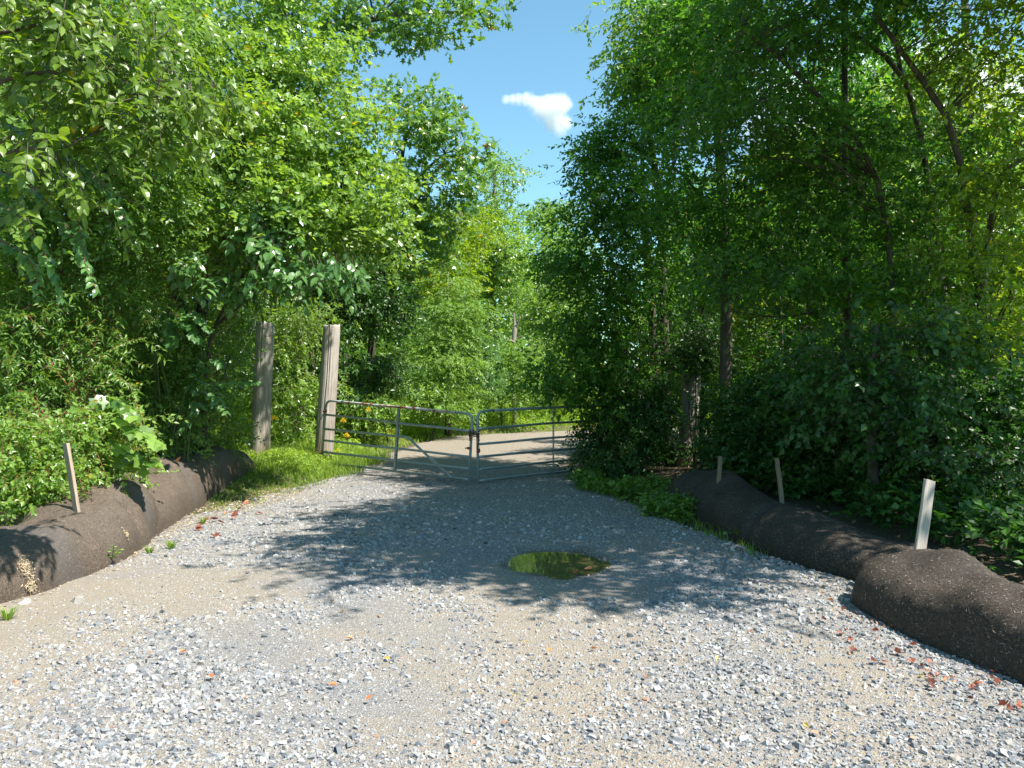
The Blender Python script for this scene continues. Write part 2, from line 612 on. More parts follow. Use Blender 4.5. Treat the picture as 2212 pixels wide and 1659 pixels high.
def in_poly(P, poly):
    x, y = P[:, 0], P[:, 1]
    c = np.zeros(len(P), bool)
    x0, y0 = poly[:, 0], poly[:, 1]
    x1, y1 = np.roll(x0, -1), np.roll(y0, -1)
    for a, b, p, q in zip(x0, y0, x1, y1):
        m = (b > y) != (q > y)
        if m.any():
            t = np.zeros(len(P))
            t[m] = (p - a) * (y[m] - b) / (q - b) + a
            c ^= m & (x < t)
    return c


def road_dist(P):
    """signed distance to the road edge (negative on the road)"""
    d = np.full(len(P), 1e9)
    for E in (LS[::2], RS[::2]):
        for a, b in zip(E[:-1], E[1:]):
            ab = b - a
            t = np.clip(((P - a) @ ab) / (ab @ ab), 0, 1)
            d = np.minimum(d, np.linalg.norm(P - a - t[:, None] * ab, axis=1))
    return np.where(in_poly(P, road_poly), -d, d)


def lum(P, s=0.8, seed=3):
    return vnoise(np.c_[P, np.zeros(len(P))], s, seed)


def ground_z(P):
    P = np.atleast_2d(np.asarray(P, float))[:, :2]
    d = road_dist(P)
    z = np.where(d < 0, -0.05, -0.05 + 0.14 * smooth(d, 0.0, 1.3))
    off = np.maximum(d, 0)
    z = z + np.minimum(off, 3) * 0.05 * lum(P, 0.9, 5) * smooth(d, 0, 1)
    z = z + 4.5 * smooth(P[:, 1], 34, 95) + 6 * smooth(P[:, 1], 80, 300) + 0.35 * smooth(-P[:, 0], 7, 20)
    return z


def axis(a, b, c, d, fine, coarse):
    return np.unique(np.concatenate([np.linspace(a, b, coarse), np.linspace(b, c, fine), np.linspace(c, d, coarse)]))


gx = axis(-400, -14, 14, 400, 110, 30)
gy = np.unique(np.concatenate([np.linspace(-60, -4, 10), np.linspace(-4, 36, 130), np.linspace(36, 100, 30), np.linspace(100, 900, 20)]))
GX, GY = np.meshgrid(gx, gy)
GP = np.c_[GX.ravel(), GY.ravel()]
GZ = ground_z(GP)


def grid_faces(nu, nv):
    i = np.arange(nu * nv).reshape(nv, nu)
    return np.c_[i[:-1, :-1].ravel(), i[:-1, 1:].ravel(), i[1:, 1:].ravel(), i[1:, :-1].ravel()]


o = put("ground", mesh_np("ground", np.c_[GP, GZ], grid_faces(len(gx), len(gy)), M['soil'], shade_smooth=True))
tag(o, "brown forest floor under the trees on both sides of the gravel road", None, None, "structure")

# road sheet: spans between its two edges, ragged rim, hollow at the puddle
PUD = np.array((0.42, 7.35))


def road_z(P):
    P = np.atleast_2d(P)
    z = 0.018 * (lum(P, 0.7, 11) - 0.5) + 0.012 * (lum(P, 2.3, 12) - 0.5)
    e = np.sqrt(((P[:, 0] - PUD[0]) / 0.75) ** 2 + ((P[:, 1] - PUD[1]) / 1.0) ** 2)
    return z * (1 - 0.4 * (e < 1)) - 0.03 * (1 - smooth(e, 0.25, 1.15)) + 0.012 * (lum(P, 4.5, 13) - 0.5) * (1 - smooth(e, 0.8, 1.6))


def sandy(P):
    n_ = (lum(P, 1.0, 51) - .5) * 1.1
    a = np.exp(-((P[:, 0] - 0.25 + 0.10 * (P[:, 1] - 4) + n_) / 0.55) ** 2) * (1 - smooth(P[:, 1], 5.2, 8))
    b = smooth(-P[:, 0], 1.9 + n_, 2.7 + n_) * (1 - smooth(P[:, 1], 5.5, 8.5))
    c = np.exp(-((P[:, 0] - 1.75 + n_ * .7) / 0.35) ** 2) * (1 - smooth(P[:, 1], 4.2, 6)) * .8
    return np.clip(np.maximum(np.maximum(a, b), c), 0, 1) * (0.35 + 0.9 * lum(P, 2.7, 52))


NU = 84
u = np.linspace(0, 1, NU)
LSr = spline(LE, 420)
RSr = spline(RE, 420)
wob = (vnoise(np.c_[LSr, np.zeros(420)], 1.6, 21) - 0.5) * 0.55
wob2 = (vnoise(np.c_[RSr, np.zeros(420)], 1.6, 22) - 0.5) * 0.55
dirv = norm(RSr - LSr)
La = LSr - dirv * (0.12 + wob[:, None])
Ra = RSr + dirv * (0.12 + wob2[:, None])
RP = (La[:, None, :] * (1 - u)[None, :, None] + Ra[:, None, :] * u[None, :, None]).reshape(-1, 2)
rz = road_z(RP)
edge = np.minimum(np.tile(u, 420), 1 - np.tile(u, 420))
rz = rz - 0.06 * (1 - smooth(edge, 0.0, 0.02))
# tint: more tan dirt by the left rim near the camera and far beyond the gate
rt = 0.34 * smooth(RP[:, 1], 13, 19) + 0.32 * sandy(RP) + 0.22 * (1 - smooth(edge, 0.0, 0.09)) + 0.3 * smooth(-RP[:, 0], 3.0, 4.4) * (1 - smooth(RP[:, 1], 5, 9))
road = put("gravel_road", mesh_np("gravel_road", np.c_[RP, rz], grid_faces(NU, 420), M['gravel'], tint=rt, shade_smooth=True))
we = np.sqrt(((RP[:, 0] - PUD[0]) / 0.37) ** 2 + ((RP[:, 1] - PUD[1]) / 0.50) ** 2) + 0.5 * (lum(RP, 4, 33) - .5)
at_ = road.data.attributes.new("wet", 'FLOAT', 'POINT')
at_.data.foreach_set("value", (1 - smooth(we, 0.95, 1.7)).astype(np.float32))
tag(road, "grey gravel road running through the metal gate and bending away behind the trees", None, None, "structure")

# puddle: irregular sheet of water in the hollow
pm = Mesh()
ang = np.linspace(0, 2 * math.pi, 64, endpoint=False)
rr = 1 + 0.15 * np.sin(2 * ang + 0.6) + 0.16 * np.sin(3 * ang + 2) + 0.08 * np.sin(7 * ang) + 0.05 * np.sin(13 * ang + 1)
PV = np.c_[PUD[0] + 0.62 * rr * np.cos(ang), PUD[1] + 0.85 * rr * np.sin(ang), np.full(64, -0.0212)]
PV = np.vstack([PV, (PUD[0], PUD[1], -0.0212)])
pm.add(PV, [(64, i, (i + 1) % 64, (i + 1) % 64) for i in range(64)])
o = put("puddle", pm.build("puddle", M['water']))
tag(o, "small shallow puddle on the shaded gravel reflecting green trees", None, None, "structure")


# ------------------------------------------------------------------ stones
def stone_template(rng, n):
    """angular 8-corner block resting on the ground, 10 triangles"""
    V = np.array([(x, y, z) for x in (-1, 1) for y in (-1, 1) for z in (-1, 1)], float) * 0.5
    out = []
    for _ in range(n):
        v = V + rng.uniform(-0.24, 0.24, V.shape)
        v[:, :2] *= np.where(v[:, 2:] > 0, rng.uniform(0.55, 0.95), 1.0)
        out.append(v)
    Q = np.array([(0, 1, 3), (0, 3, 2), (4, 6, 7), (4, 7, 5), (0, 4, 5), (0, 5, 1), (2, 3, 7), (2, 7, 6), (1, 5, 7), (1, 7, 3)])
    return np.array(out), Q


def chip_template(rng, n):
    """small chip: uneven four-sided point, 4 triangles"""
    out = []
    for _ in range(n):
        v = np.array([(-.5, -.5, -.5), (.5, -.5, -.5), (.5, .5, -.5), (-.5, .5, -.5), (0, 0, .45)]) + rng.uniform(-.2, .2, (5, 3))
        out.append(v)
    return np.array(out), np.array([(0, 1, 4), (1, 2, 4), (2, 3, 4), (3, 0, 4)])


CHV, CHQ = chip_template(np.random.default_rng(3), 24)
STV, STQ = stone_template(R, 24)


def rot_z(a):
    c, s = np.cos(a), np.sin(a)
    m = np.zeros((len(a), 3, 3))
    m[:, 0, 0] = c
    m[:, 0, 1] = -s
    m[:, 1, 0] = s
    m[:, 1, 1] = c
    m[:, 2, 2] = 1
    return m


def rot_x(a):
    c, s = np.cos(a), np.sin(a)
    m = np.zeros((len(a), 3, 3))
    m[:, 1, 1] = c
    m[:, 1, 2] = -s
    m[:, 2, 1] = s
    m[:, 2, 2] = c
    m[:, 0, 0] = 1
    return m


def rot_y(a):
    c, s = np.cos(a), np.sin(a)
    m = np.zeros((len(a), 3, 3))
    m[:, 0, 0] = c
    m[:, 0, 2] = s
    m[:, 2, 0] = -s
    m[:, 2, 2] = c
    m[:, 1, 1] = 1
    return m


def road_points(n, y0, y1, rng):
    """random points on the road between depths, uniform in area, thinning with distance"""
    P = np.c_[rng.uniform(-6, 5.5, n), y0 + (y1 - y0) * rng.uniform(0, 1, n) ** 1.7]
    d = road_dist(P)
    keep = d < 0.12
    return P[keep], d[keep]


P, dd = road_points(520000, 2.3, 17.0, R)
inview = np.abs(P[:, 0]) < 0.72 * P[:, 1] + 0.8
dirt = lum(P, 0.9, 31) * 0.6 + lum(P, 2.1, 32) * 0.4
patch = smooth(dirt, 0.34, 0.62)
patch = np.maximum(patch, 0.9 * smooth(P[:, 0], 0.9, 2.0) * smooth(-road_dist(P), -.2, .05) * (lum(P, 1.3, 44) > .28))
patch = np.maximum(patch, 0.7 * smooth(P[:, 1], 6.5, 9))
patch = patch * (1 - 0.75 * sandy(P))
prob = 0.36 + 0.38 * patch
prob *= np.where((P[:, 0] < -3.2) & (P[:, 1] < 7), 0.45, 1)
prob *= 1 - 0.35 * smooth(P[:, 1], 11, 17)
e = np.sqrt(((P[:, 0] - PUD[0]) / 0.42) ** 2 + ((P[:, 1] - PUD[1]) / 0.58) ** 2)
prob = np.where(e < 1.05, prob * (0.05 + 0.5 * smooth(e, 0.75, 1.05)), prob)
k = (R.uniform(0, 1, len(P)) < prob * (1 + 0.5 * (P[:, 1] < 7.5))) & inview
P, patch = P[k], patch[k]
n = len(P)
size = 0.0058 + 0.0058 * R.gamma(1.2, 0.75, n) * (0.5 + 0.65 * patch)
size = np.minimum(size, 0.034) * (1 + 0.03 * np.maximum(P[:, 1] - 4, 0))
print('stones', n)
order = np.argsort(-(size / np.maximum(P[:, 1], 2.5)))
P, size = P[order], size[order]
S3 = np.c_[size * R.uniform(0.9, 1.5, n), size * R.uniform(0.7, 1.1, n), size * R.uniform(0.45, 0.8, n)]
rm = rot_z(R.uniform(0, 6.28, n)) @ rot_x(R.normal(0, 0.28, n)) @ rot_y(R.normal(0, 0.28, n))
st = R.beta(1.7, 1.9, n) * 0.97
st = np.where(R.uniform(0, 1, n) < 0.003, 1.0, st)
ti = R.integers(0, len(STV), n)
NBIG = 300
base = np.c_[P, road_z(P) + S3[:, 2] * 0.22]
app = size / np.maximum(P[:, 1], 2.5)
NMID = int(np.searchsorted(-app, -0.0032))
parts_v, parts_t, parts_c, nv = [], [], [], 0
for a, b, TV, TQ in ((NBIG, NMID, STV, STQ), (NMID, n, CHV, CHQ)):
    V = np.einsum('nij,nkj->nki', rm[a:b], TV[ti[a:b]] * S3[a:b, None, :]) + base[a:b, None, :]
    kv = TV.shape[1]
    parts_v.append(V.reshape(-1, 3))
    parts_t.append((TQ[None] + (np.arange(b - a) * kv)[:, None, None]).reshape(-1, 3) + nv)
    parts_c.append(np.repeat(st[a:b], kv))
    nv += kv * (b - a)
print('stones mid', NMID, 'of', n)
o = put("gravel_stones", mesh_np("gravel_stones", np.concatenate(parts_v), np.concatenate(parts_t), M['stone'], np.concatenate(parts_c)), road)
o["kind"] = "stuff"
# the stones that show largest: each its own object, sharing meshes by shape and tone
smesh = {}
for i in range(NBIG):
    key = (int(ti[i]) % 8, int(st[i] * 5))
    if key not in smesh:
        smesh[key] = mesh_np("stone", STV[key[0]], STQ, M['stone'], np.full(8, st[i]))
    so = bpy.data.objects.new("stone", smesh[key])
    COL.objects.link(so)
    so.parent = road
    so.matrix_local = Matrix.Translation(base[i]) @ Matrix(rm[i].tolist()).to_4x4() @ Matrix.Diagonal((*S3[i], 1))


# ------------------------------------------------------------------ leaves
def leaf_shape(kind):
    """unit leaf along +Y, upper side +Z: (verts, triangles)"""
    if kind == 'kite':
        V = [(0, 0, 0), (0.27, 0.42, 0.05), (0, 1, -0.08), (-0.27, 0.42, 0.05)]
        T = [(0, 1, 2), (0, 2, 3)]
    elif kind == 'kiter':
        V = [(0, 0, 0), (0.37, 0.45, 0.07), (0, 1, -0.10), (-0.37, 0.45, 0.07)]
        T = [(0, 1, 2), (0, 2, 3)]
    elif kind in ('ovate', 'lance', 'round'):
        w, h = {'ovate': (0.27, 0.40), 'lance': (0.13, 0.40), 'round': (0.36, 0.45)}[kind]
        V = [(0, 0, 0), (w, h, 0.07), (0, 1, -0.16), (-w, h, 0.07), (0, 0.46, 0.0)]
        T = [(0, 1, 4), (1, 2, 4), (0, 4, 3), (4, 2, 3)]
    elif kind == 'sliver':
        V = [(-.06, 0, 0), (.06, .1, 0), (.05, 1, 0), (-.07, .9, 0.03)]
        T = [(0, 1, 2), (0, 2, 3)]
    elif kind == 'ovate12':
        V = [(0, 0, 0), (0, 0.35, 0.015), (0, 0.7, -0.03), (0, 1, -0.14), (0.19, 0.14, 0.03), (0.27, 0.36, 0.06), (0.2, 0.66, 0.02),
             (-0.19, 0.14, 0.03), (-0.27, 0.36, 0.06), (-0.2, 0.66, 0.02)]
        T = [(0, 4, 1), (4, 5, 1), (1, 5, 2), (5, 6, 2), (2, 6, 3), (0, 1, 7), (7, 1, 8), (1, 2, 8), (8, 2, 9), (2, 3, 9),
             (0, 4, 7), (6, 3, 9)]
        T = T[:10]
    elif kind == 'oak':
        out = [(0.10, 0.12), (0.26, 0.28), (0.10, 0.38), (0.42, 0.66), (0.12, 0.70), (0, 1.0)]
        R_ = [(x, y, 0.10 * abs(x) - 0.12 * y * y) for x, y in out]
        L_ = [(-x, y, z) for x, y, z in R_[::-1][1:]]
        V = [(0, 0.45, 0)] + R_ + L_
        m = len(V) - 1
        T = [(0, 1 + i, 1 + (i + 1) % m) for i in range(m)]
    elif kind == 'lobed':
        out = [(0.06, 0.0), (0.28, -0.02), (0.46, 0.22), (0.36, 0.42), (0.50, 0.66), (0.24, 0.70), (0.0, 1.0)]
        R_ = [(x, y, 0.10 * abs(x) - 0.14 * y * y) for x, y in out]
        L_ = [(-x, y, z) for x, y, z in R_[::-1][1:]]
        V = [(0, 0.4, -0.02)] + R_ + L_
        m = len(V) - 1
        T = [(0, 1 + i, 1 + (i + 1) % m) for i in range(m)]
    return np.array(V, float), np.array(T, int)


def frames(d, nrm):
    """rotation matrices with +Y along d and +Z near nrm"""
    y = norm(d)
    z = norm(nrm - y * np.sum(nrm * y, axis=1, keepdims=True))
    x = np.cross(y, z)
    return np.stack([x, y, z], axis=2)


def sprays_to_leaves(C, D, N, rng, per, length, leaf, angle=0.85, jit=0.35):
    """leaf origins and rotations for twigs at C pointing along D with upper side N"""
    S = len(C)
    Fm = frames(D, N)
    t = (np.arange(per) + 0.6) / per
    t = t[None, :] + rng.uniform(-0.04, 0.04, (S, per))
    ln = length * rng.uniform(0.7, 1.25, S)
    loc = np.zeros((S, per, 3))
    loc[:, :, 1] = t * ln[:, None]
    loc[:, :, 2] = -0.25 * (t ** 2) * ln[:, None]
    side = np.where(np.arange(per) % 2 == 0, 1.0, -1.0)[None, :] * np.ones((S, 1))
    side[:, -1] *= 0.15
    a = -side * angle + rng.normal(0, 0.25, (S, per))
    n = S * per
    local = rot_z(a.ravel()) @ rot_x(rng.normal(-0.25, jit, n)) @ rot_y(rng.normal(0, jit * 1.15, n))
    Rm = np.repeat(Fm, per, axis=0) @ local
    O = np.repeat(C, per, axis=0) + np.einsum('nij,nj->ni', np.repeat(Fm, per, axis=0), loc.reshape(-1, 3))
    sc = leaf * rng.uniform(0.65, 1.25, n)
    return O, Rm, sc


def leaf_mesh(name, O, Rm, sc, kind, mat, tint):
    LV, LT = leaf_shape(kind)
    V = np.einsum('nij,kj->nki', Rm, LV) * sc[:, None, None] + O[:, None, :]
    T = LT[None] + (np.arange(len(O)) * len(LV))[:, None, None]
    return mesh_np(name, V.reshape(-1, 3), T.reshape(-1, 3), mat, np.repeat(tint, len(LV)))


def leaf_parts(root, O, Rm, sc, kind, mat, tint, name="leaf"):
    """each leaf an object of its own, sharing a handful of meshes"""
    LV, LT = leaf_shape(kind)
    ms = {}
    for i in range(len(O)):
        kx = int(min(tint[i], 0.999) * 6)
        if kx not in ms:
            ms[kx] = mesh_np(name, LV, LT, mat, np.full(len(LV), (kx + 0.5) / 6))
        lo = bpy.data.objects.new(name, ms[kx])
        COL.objects.link(lo)
        lo.parent = root
        lo.matrix_local = Matrix.Translation(O[i]) @ Matrix(Rm[i].tolist()).to_4x4() @ Matrix.Scale(sc[i], 4)


def lobe(px, py, d, rx, ry, depth):
    """an ellipsoid bough: centre and radii, sized from the frame at depth d"""
    c = W(px, py, d)
    return (*c, rx / F * d, depth, ry / F * d)


def plant(name, label, cat, base, trunks, lobes, kind, mat, leaf, clumps, sprays, per=8, length=0.3, sigma=0.28, droop=(0.25, 0.38),
          bark='bark', branch_r=0.018, nbranch=60, seed=1, group=None, n_parts=0, flat=0.5, crown="crown", hollow=0.3, jit=0.52, twig=True,
          trunk_name="trunk", part_kind=None, toward=None, bias=(0.25, -0.5, 0.2)):
    rng = np.random.default_rng(seed)
    bx, by = base[0], base[1]
    bz = float(ground_z([(bx, by)])[0]) - 0.03
    B = np.array((bx, by, bz))
    root = thing(name, label, cat, B, group)
    # trunks and limbs
    tm = Mesh()
    tpts = []
    for path, r0, r1 in trunks:
        path = np.asarray(path, float)
        if len(path) == 2:
            mid = path.mean(0) + rng.normal(0, 0.06, 3) * np.linalg.norm(path[1] - path[0]) * np.array((1, 1, 0.2))
            path = np.vstack([path[0], mid, path[1]])
        sp = spline(path, 12)
        rad = r0 + (r1 - r0) * np.linspace(0, 1, 12) ** 0.8
        rad[0] *= 1.25
        tm.tube(sp, rad, 9 if r0 > 0.05 else 6)
        tpts.append(np.c_[sp, rad])
    TP = np.vstack(tpts) if tpts else None
    # clump centres
    L = np.array([l[:6] for l in lobes], float)
    vol = (L[:, 3] * L[:, 4] * L[:, 5]) ** 0.75
    pick = rng.choice(len(L), clumps, p=vol / vol.sum())
    v = norm(rng.normal(0, 1, (clumps, 3)) + np.array(bias))
    rad = np.maximum(rng.uniform(0, 1, clumps), hollow ** 3) ** (1 / 3)
    Cc = L[pick, :3] + v * rad[:, None] * L[pick, 3:6]
    gz = ground_z(Cc[:, :2])
    Cc[:, 2] = np.maximum(Cc[:, 2], gz + 0.08)
    # branches to some clump centres
    if TP is not None and nbranch:
        for i in rng.permutation(clumps)[:nbranch]:
            c = Cc[i]
            hd = np.linalg.norm(TP[:, :2] - c[:2], axis=1)
            want = c[2] - 0.45 * hd
            j = np.argmin(np.abs(TP[:, 2] - want) + 0.5 * hd)
            s = TP[j, :3]
            ln = np.linalg.norm(c - s)
            if ln < 0.15:
                continue
            m1 = s + (c - s) * 0.35 + np.array((0, 0, 0.10 * ln)) + rng.normal(0, 0.05, 3) * ln
            m2 = s + (c - s) * 0.72 + np.array((0, 0, 0.08 * ln)) + rng.normal(0, 0.05, 3) * ln
            pts = spline([s, m1, m2, c], 8)
            rb = min(TP[j, 3] * 0.6, branch_r * (0.5 + 0.35 * ln))
            tm.tube(pts, np.linspace(rb, 0.004, 8), 5, caps=False)
    # sprays
    S = clumps * sprays
    ci = np.repeat(np.arange(clumps), sprays)
    off = rng.normal(0, 1, (S, 3)) * np.array((sigma, sigma, sigma * flat))
    P = Cc[ci] + off
    gz = ground_z(P[:, :2])
    ok = P[:, 2] > gz + 0.05
    P, ci = P[ok], ci[ok]
    S = len(P)
    out = P - L[pick[ci], :3]
    out[:, 2] = 0
    out = norm(out) + rng.normal(0, 0.55, (S, 3))
    if toward is not None:
        out = out + 0.3 * np.array(toward)
    out[:, 2] = 0
    out = norm(out)
    dr = rng.normal(droop[0], droop[1], S)
    D = np.c_[out[:, 0] * np.cos(dr), out[:, 1] * np.cos(dr), -np.sin(dr)]
    Nn = np.c_[np.zeros(S), np.zeros(S), np.ones(S)] + rng.normal(0, 0.30, (S, 3)) + out * 0.25
    if toward is not None:
        Nn = Nn + 0.6 * np.array(toward)
    O, Rm, sc = sprays_to_leaves(P, D, Nn, rng, per, length, leaf, jit=jit)
    cl_t = rng.uniform(0, 1, clumps)
    t = np.clip(0.38 * np.repeat(cl_t[ci], per) + 0.62 * rng.uniform(0, 1, len(O)), 0, 1) * 0.985
    t = np.where(rng.uniform(0, 1, len(O)) < 0.004, 1.0, t)
    O = O - B
    if twig and tpts:
        # thin twigs as slim three-sided rods
        ns = min(S, 420)
        for i in rng.permutation(S)[:ns]:
            p0 = P[i] - D[i] * 0.3 * length
            p1 = P[i] + D[i] * length * 0.95 - np.array((0, 0, 0.2 * length))
            tm.tube(np.array((p0, p1)), (0.004, 0.0015), 3, caps=False)
    if tm.n:
        put(trunk_name, tm.build(trunk_name, M[bark], True, B), root)
    if n_parts:
        dist = np.linalg.norm(O + B - np.array((0, 0, EYE)), axis=1)
        vis = (np.abs((O + B)[:, 0]) < 0.68 * (O + B)[:, 1])
        score = np.where(vis, sc / dist, 0)
        idx = np.argsort(-score)[:n_parts]
        rest = np.setdiff1d(np.arange(len(O)), idx)
        leaf_parts(root, O[idx], Rm[idx], sc[idx], part_kind or kind, M[mat], t[idx])
        O, Rm, sc, t = O[rest], Rm[rest], sc[rest], t[rest]
    if len(O):
        cr = put(crown, leaf_mesh(crown, O, Rm, sc, kind, M[mat], t), root)
        cr["kind"] = "stuff"
    return root


def up(px, d, z0, px2, py2, d2=None):
    """two trunk points: foot below (px, d) and a point seen at (px2, py2)"""
    f = W(px, HY, d)
    f[2] = z0
    return [f, W(px2, py2, d2 or d)]


def foot(px, d):
    x = (px - CX) / F * d
    return np.array((x, d, float(ground_z([(x, d)])[0]) - 0.05))


# ------------------------------------------------------------------ trees and shrubs, left of the road
f = foot(650, 21)
plant("oak_tree", "tall oak whose dark lobed-leaf limb reaches out over the open sky at the top", "tree", f,
      [([f, W(640, 600, 20.5), W(612, 250, 18), W(600, -150, 16.5)], 0.2, 0.11),
       ([W(607, 140, 17), W(720, 60, 16), W(860, 30, 15), W(1000, 20, 14.2)], 0.09, 0.02),
       ([W(605, 60, 17), W(690, 110, 16), W(735, 130, 15.5)], 0.06, 0.015)],
      [lobe(720, 60, 15.6, 70, 60, .9), lobe(740, 110, 15.5, 30, 40, .5), lobe(810, 45, 15.2, 60, 40, .8), lobe(880, 55, 14.8, 60, 45, .7),
       lobe(935, 90, 14.5, 30, 35, .5), lobe(985, 50, 14.2, 60, 45, .7), lobe(985, 100, 14.2, 30, 25, .5), lobe(1030, 25, 14, 35, 25, .5),
       lobe(860, -60, 15, 180, 60, 1.5), lobe(600, -80, 16.5, 180, 120, 1.8), lobe(620, 40, 17, 70, 80, 1.2)],
      'oak', 'leaf_oak', 0.15, 115, 10, 6, 0.26, 0.22, (0.25, 0.45), 'bark', 0.022, 70, 11, flat=0.6, toward=(0.4, -0.4, 0))
f = foot(790, 24.5)
plant("oak_tree", "rounded oak with star-shaped leaves standing against the sky beyond the taller post", "tree", f,
      [([f, W(810, 650, 24), W(850, 450, 22.5), W(880, 250, 22)], 0.15, 0.05),
       ([W(850, 450, 22.5), W(915, 370, 22), W(960, 330, 21.5)], 0.07, 0.02)],
      [lobe(880, 230, 22, 60, 50, 1.3), lobe(930, 240, 21.5, 40, 50, 1), lobe(960, 290, 21.5, 65, 50, 1.2), lobe(1000, 320, 21.5, 40, 50, .9),
       lobe(860, 320, 22, 80, 70, 1.5), lobe(930, 390, 21.5, 85, 60, 1.4), lobe(1000, 400, 21.5, 35, 50, .8), lobe(850, 430, 22, 80, 70, 1.4),
       lobe(940, 480, 21.5, 70, 50, 1.2), lobe(880, 540, 22, 90, 60, 1.4), lobe(820, 620, 22, 70, 70, 1.2)],
      'oak', 'leaf_oak', 0.20, 110, 9, 6, 0.3, 0.28, (0.25, 0.45), 'bark', 0.022, 70, 12, flat=0.55, toward=(0.45, -0.45, 0))
f = foot(420, 14)
plant("broadleaf_tree", "bright green small-leaved tree arching over the two weathered posts", "tree", f,
      [([f, W(430, 700, 13.6), W(500, 420, 13), W(560, 150, 12.8)], 0.15, 0.04),
       ([W(440, 650, 13.6), W(600, 480, 12.6), W(740, 430, 12.2)], 0.06, 0.015),
       ([W(420, 760, 13.8), W(330, 450, 13), W(300, 150, 12.5)], 0.09, 0.03)],
      [lobe(640, 190, 13, 150, 90, 1.4), lobe(560, 330, 12, 200, 110, 1.6), lobe(700, 330, 12.3, 120, 130, 1.3), lobe(480, 180, 12.5, 160, 120, 1.6),
       lobe(770, 430, 12.3, 100, 90, 1.1), lobe(640, 480, 11.8, 170, 100, 1.4), lobe(540, 50, 13, 170, 90, 1.4), lobe(390, 420, 12.3, 150, 110, 1.4),
       lobe(700, 190, 13.4, 80, 70, 1), lobe(800, 510, 12.8, 70, 70, 0.9), lobe(350, 100, 12.5, 150, 120, 1.4), lobe(470, 540, 12, 140, 80, 1.2)],
      'kiter', 'leaf_bright', 0.095, 400, 10, 9, 0.34, 0.25, (0.2, 0.38), 'bark', 0.016, 150, 13, flat=0.4, n_parts=150, part_kind='round', toward=(0.4, -0.4, 0))
f = foot(60, 10.5)
plant("broadleaf_tree", "dense mid-green tree behind the hanging fronds, its crown filling the corner", "tree", f,
      [([f, W(70, 600, 10.5), W(110, 300, 10), W(150, 0, 10)], 0.13, 0.05),
       ([W(70, 560, 10.5), W(230, 360, 9.8), W(330, 300, 9.6)], 0.05, 0.012)],
      [lobe(150, 120, 9.5, 190, 150, 1.3), lobe(80, 330, 9.5, 160, 130, 1.2), lobe(290, 320, 9.8, 160, 120, 1.2), lobe(330, 130, 10, 150, 130, 1.3),
       lobe(60, 520, 9.6, 140, 90, 1), lobe(260, 480, 10, 150, 90, 1), lobe(120, -40, 10, 250, 80, 1.5)],
      'kite', 'leaf_mid', 0.09, 300, 9, 9, 0.34, 0.27, (0.2, 0.38), 'bark', 0.016, 90, 14, toward=(0.4, -0.4, 0))
# near branch that hangs in from a tree standing just outside the frame
f = np.array((-5.7, 4.6, 0))
plant("broadleaf_tree", "near branches with large yellow-green pointed leaves hanging in the top corner", "tree", f,
      [([f, f + (0.05, 0.1, 2.2), f + (0.3, 0.1, 4.6)], 0.12, 0.06),
       ([f + (0.1, 0.1, 2.6), W(0, 170, 4.7), W(180, 190, 5.0), W(430, 215, 5.4)], 0.022, 0.005),
       ([f + (0.2, 0.1, 3.2), W(20, 60, 4.8), W(200, 70, 5.1), W(380, 110, 5.4)], 0.02, 0.005),
       ([f + (0.05, 0.1, 2.0), W(0, 330, 4.8), W(150, 390, 5.1)], 0.018, 0.004)],
      [lobe(90, 130, 4.9, 120, 90, .45), lobe(240, 190, 5.1, 120, 80, .45), lobe(380, 235, 5.4, 90, 70, .35), lobe(230, 70, 5.2, 150, 70, .5),
       lobe(100, 270, 5.0, 130, 60, .4), lobe(60, 10, 4.9, 140, 70, .5), lobe(170, 420, 5.1, 60, 45, .3), lobe(60, 350, 4.9, 90, 50, .35), lobe(300, 290, 5.3, 70, 40, .3)],
      'ovate12', 'leaf_branch', 0.084, 74, 5, 7, 0.27, 0.17, (0.65, 0.35), 'bark', 0.01, 40, 15, n_parts=300, jit=0.3, flat=0.6, toward=(0.7, -0.4, 0))


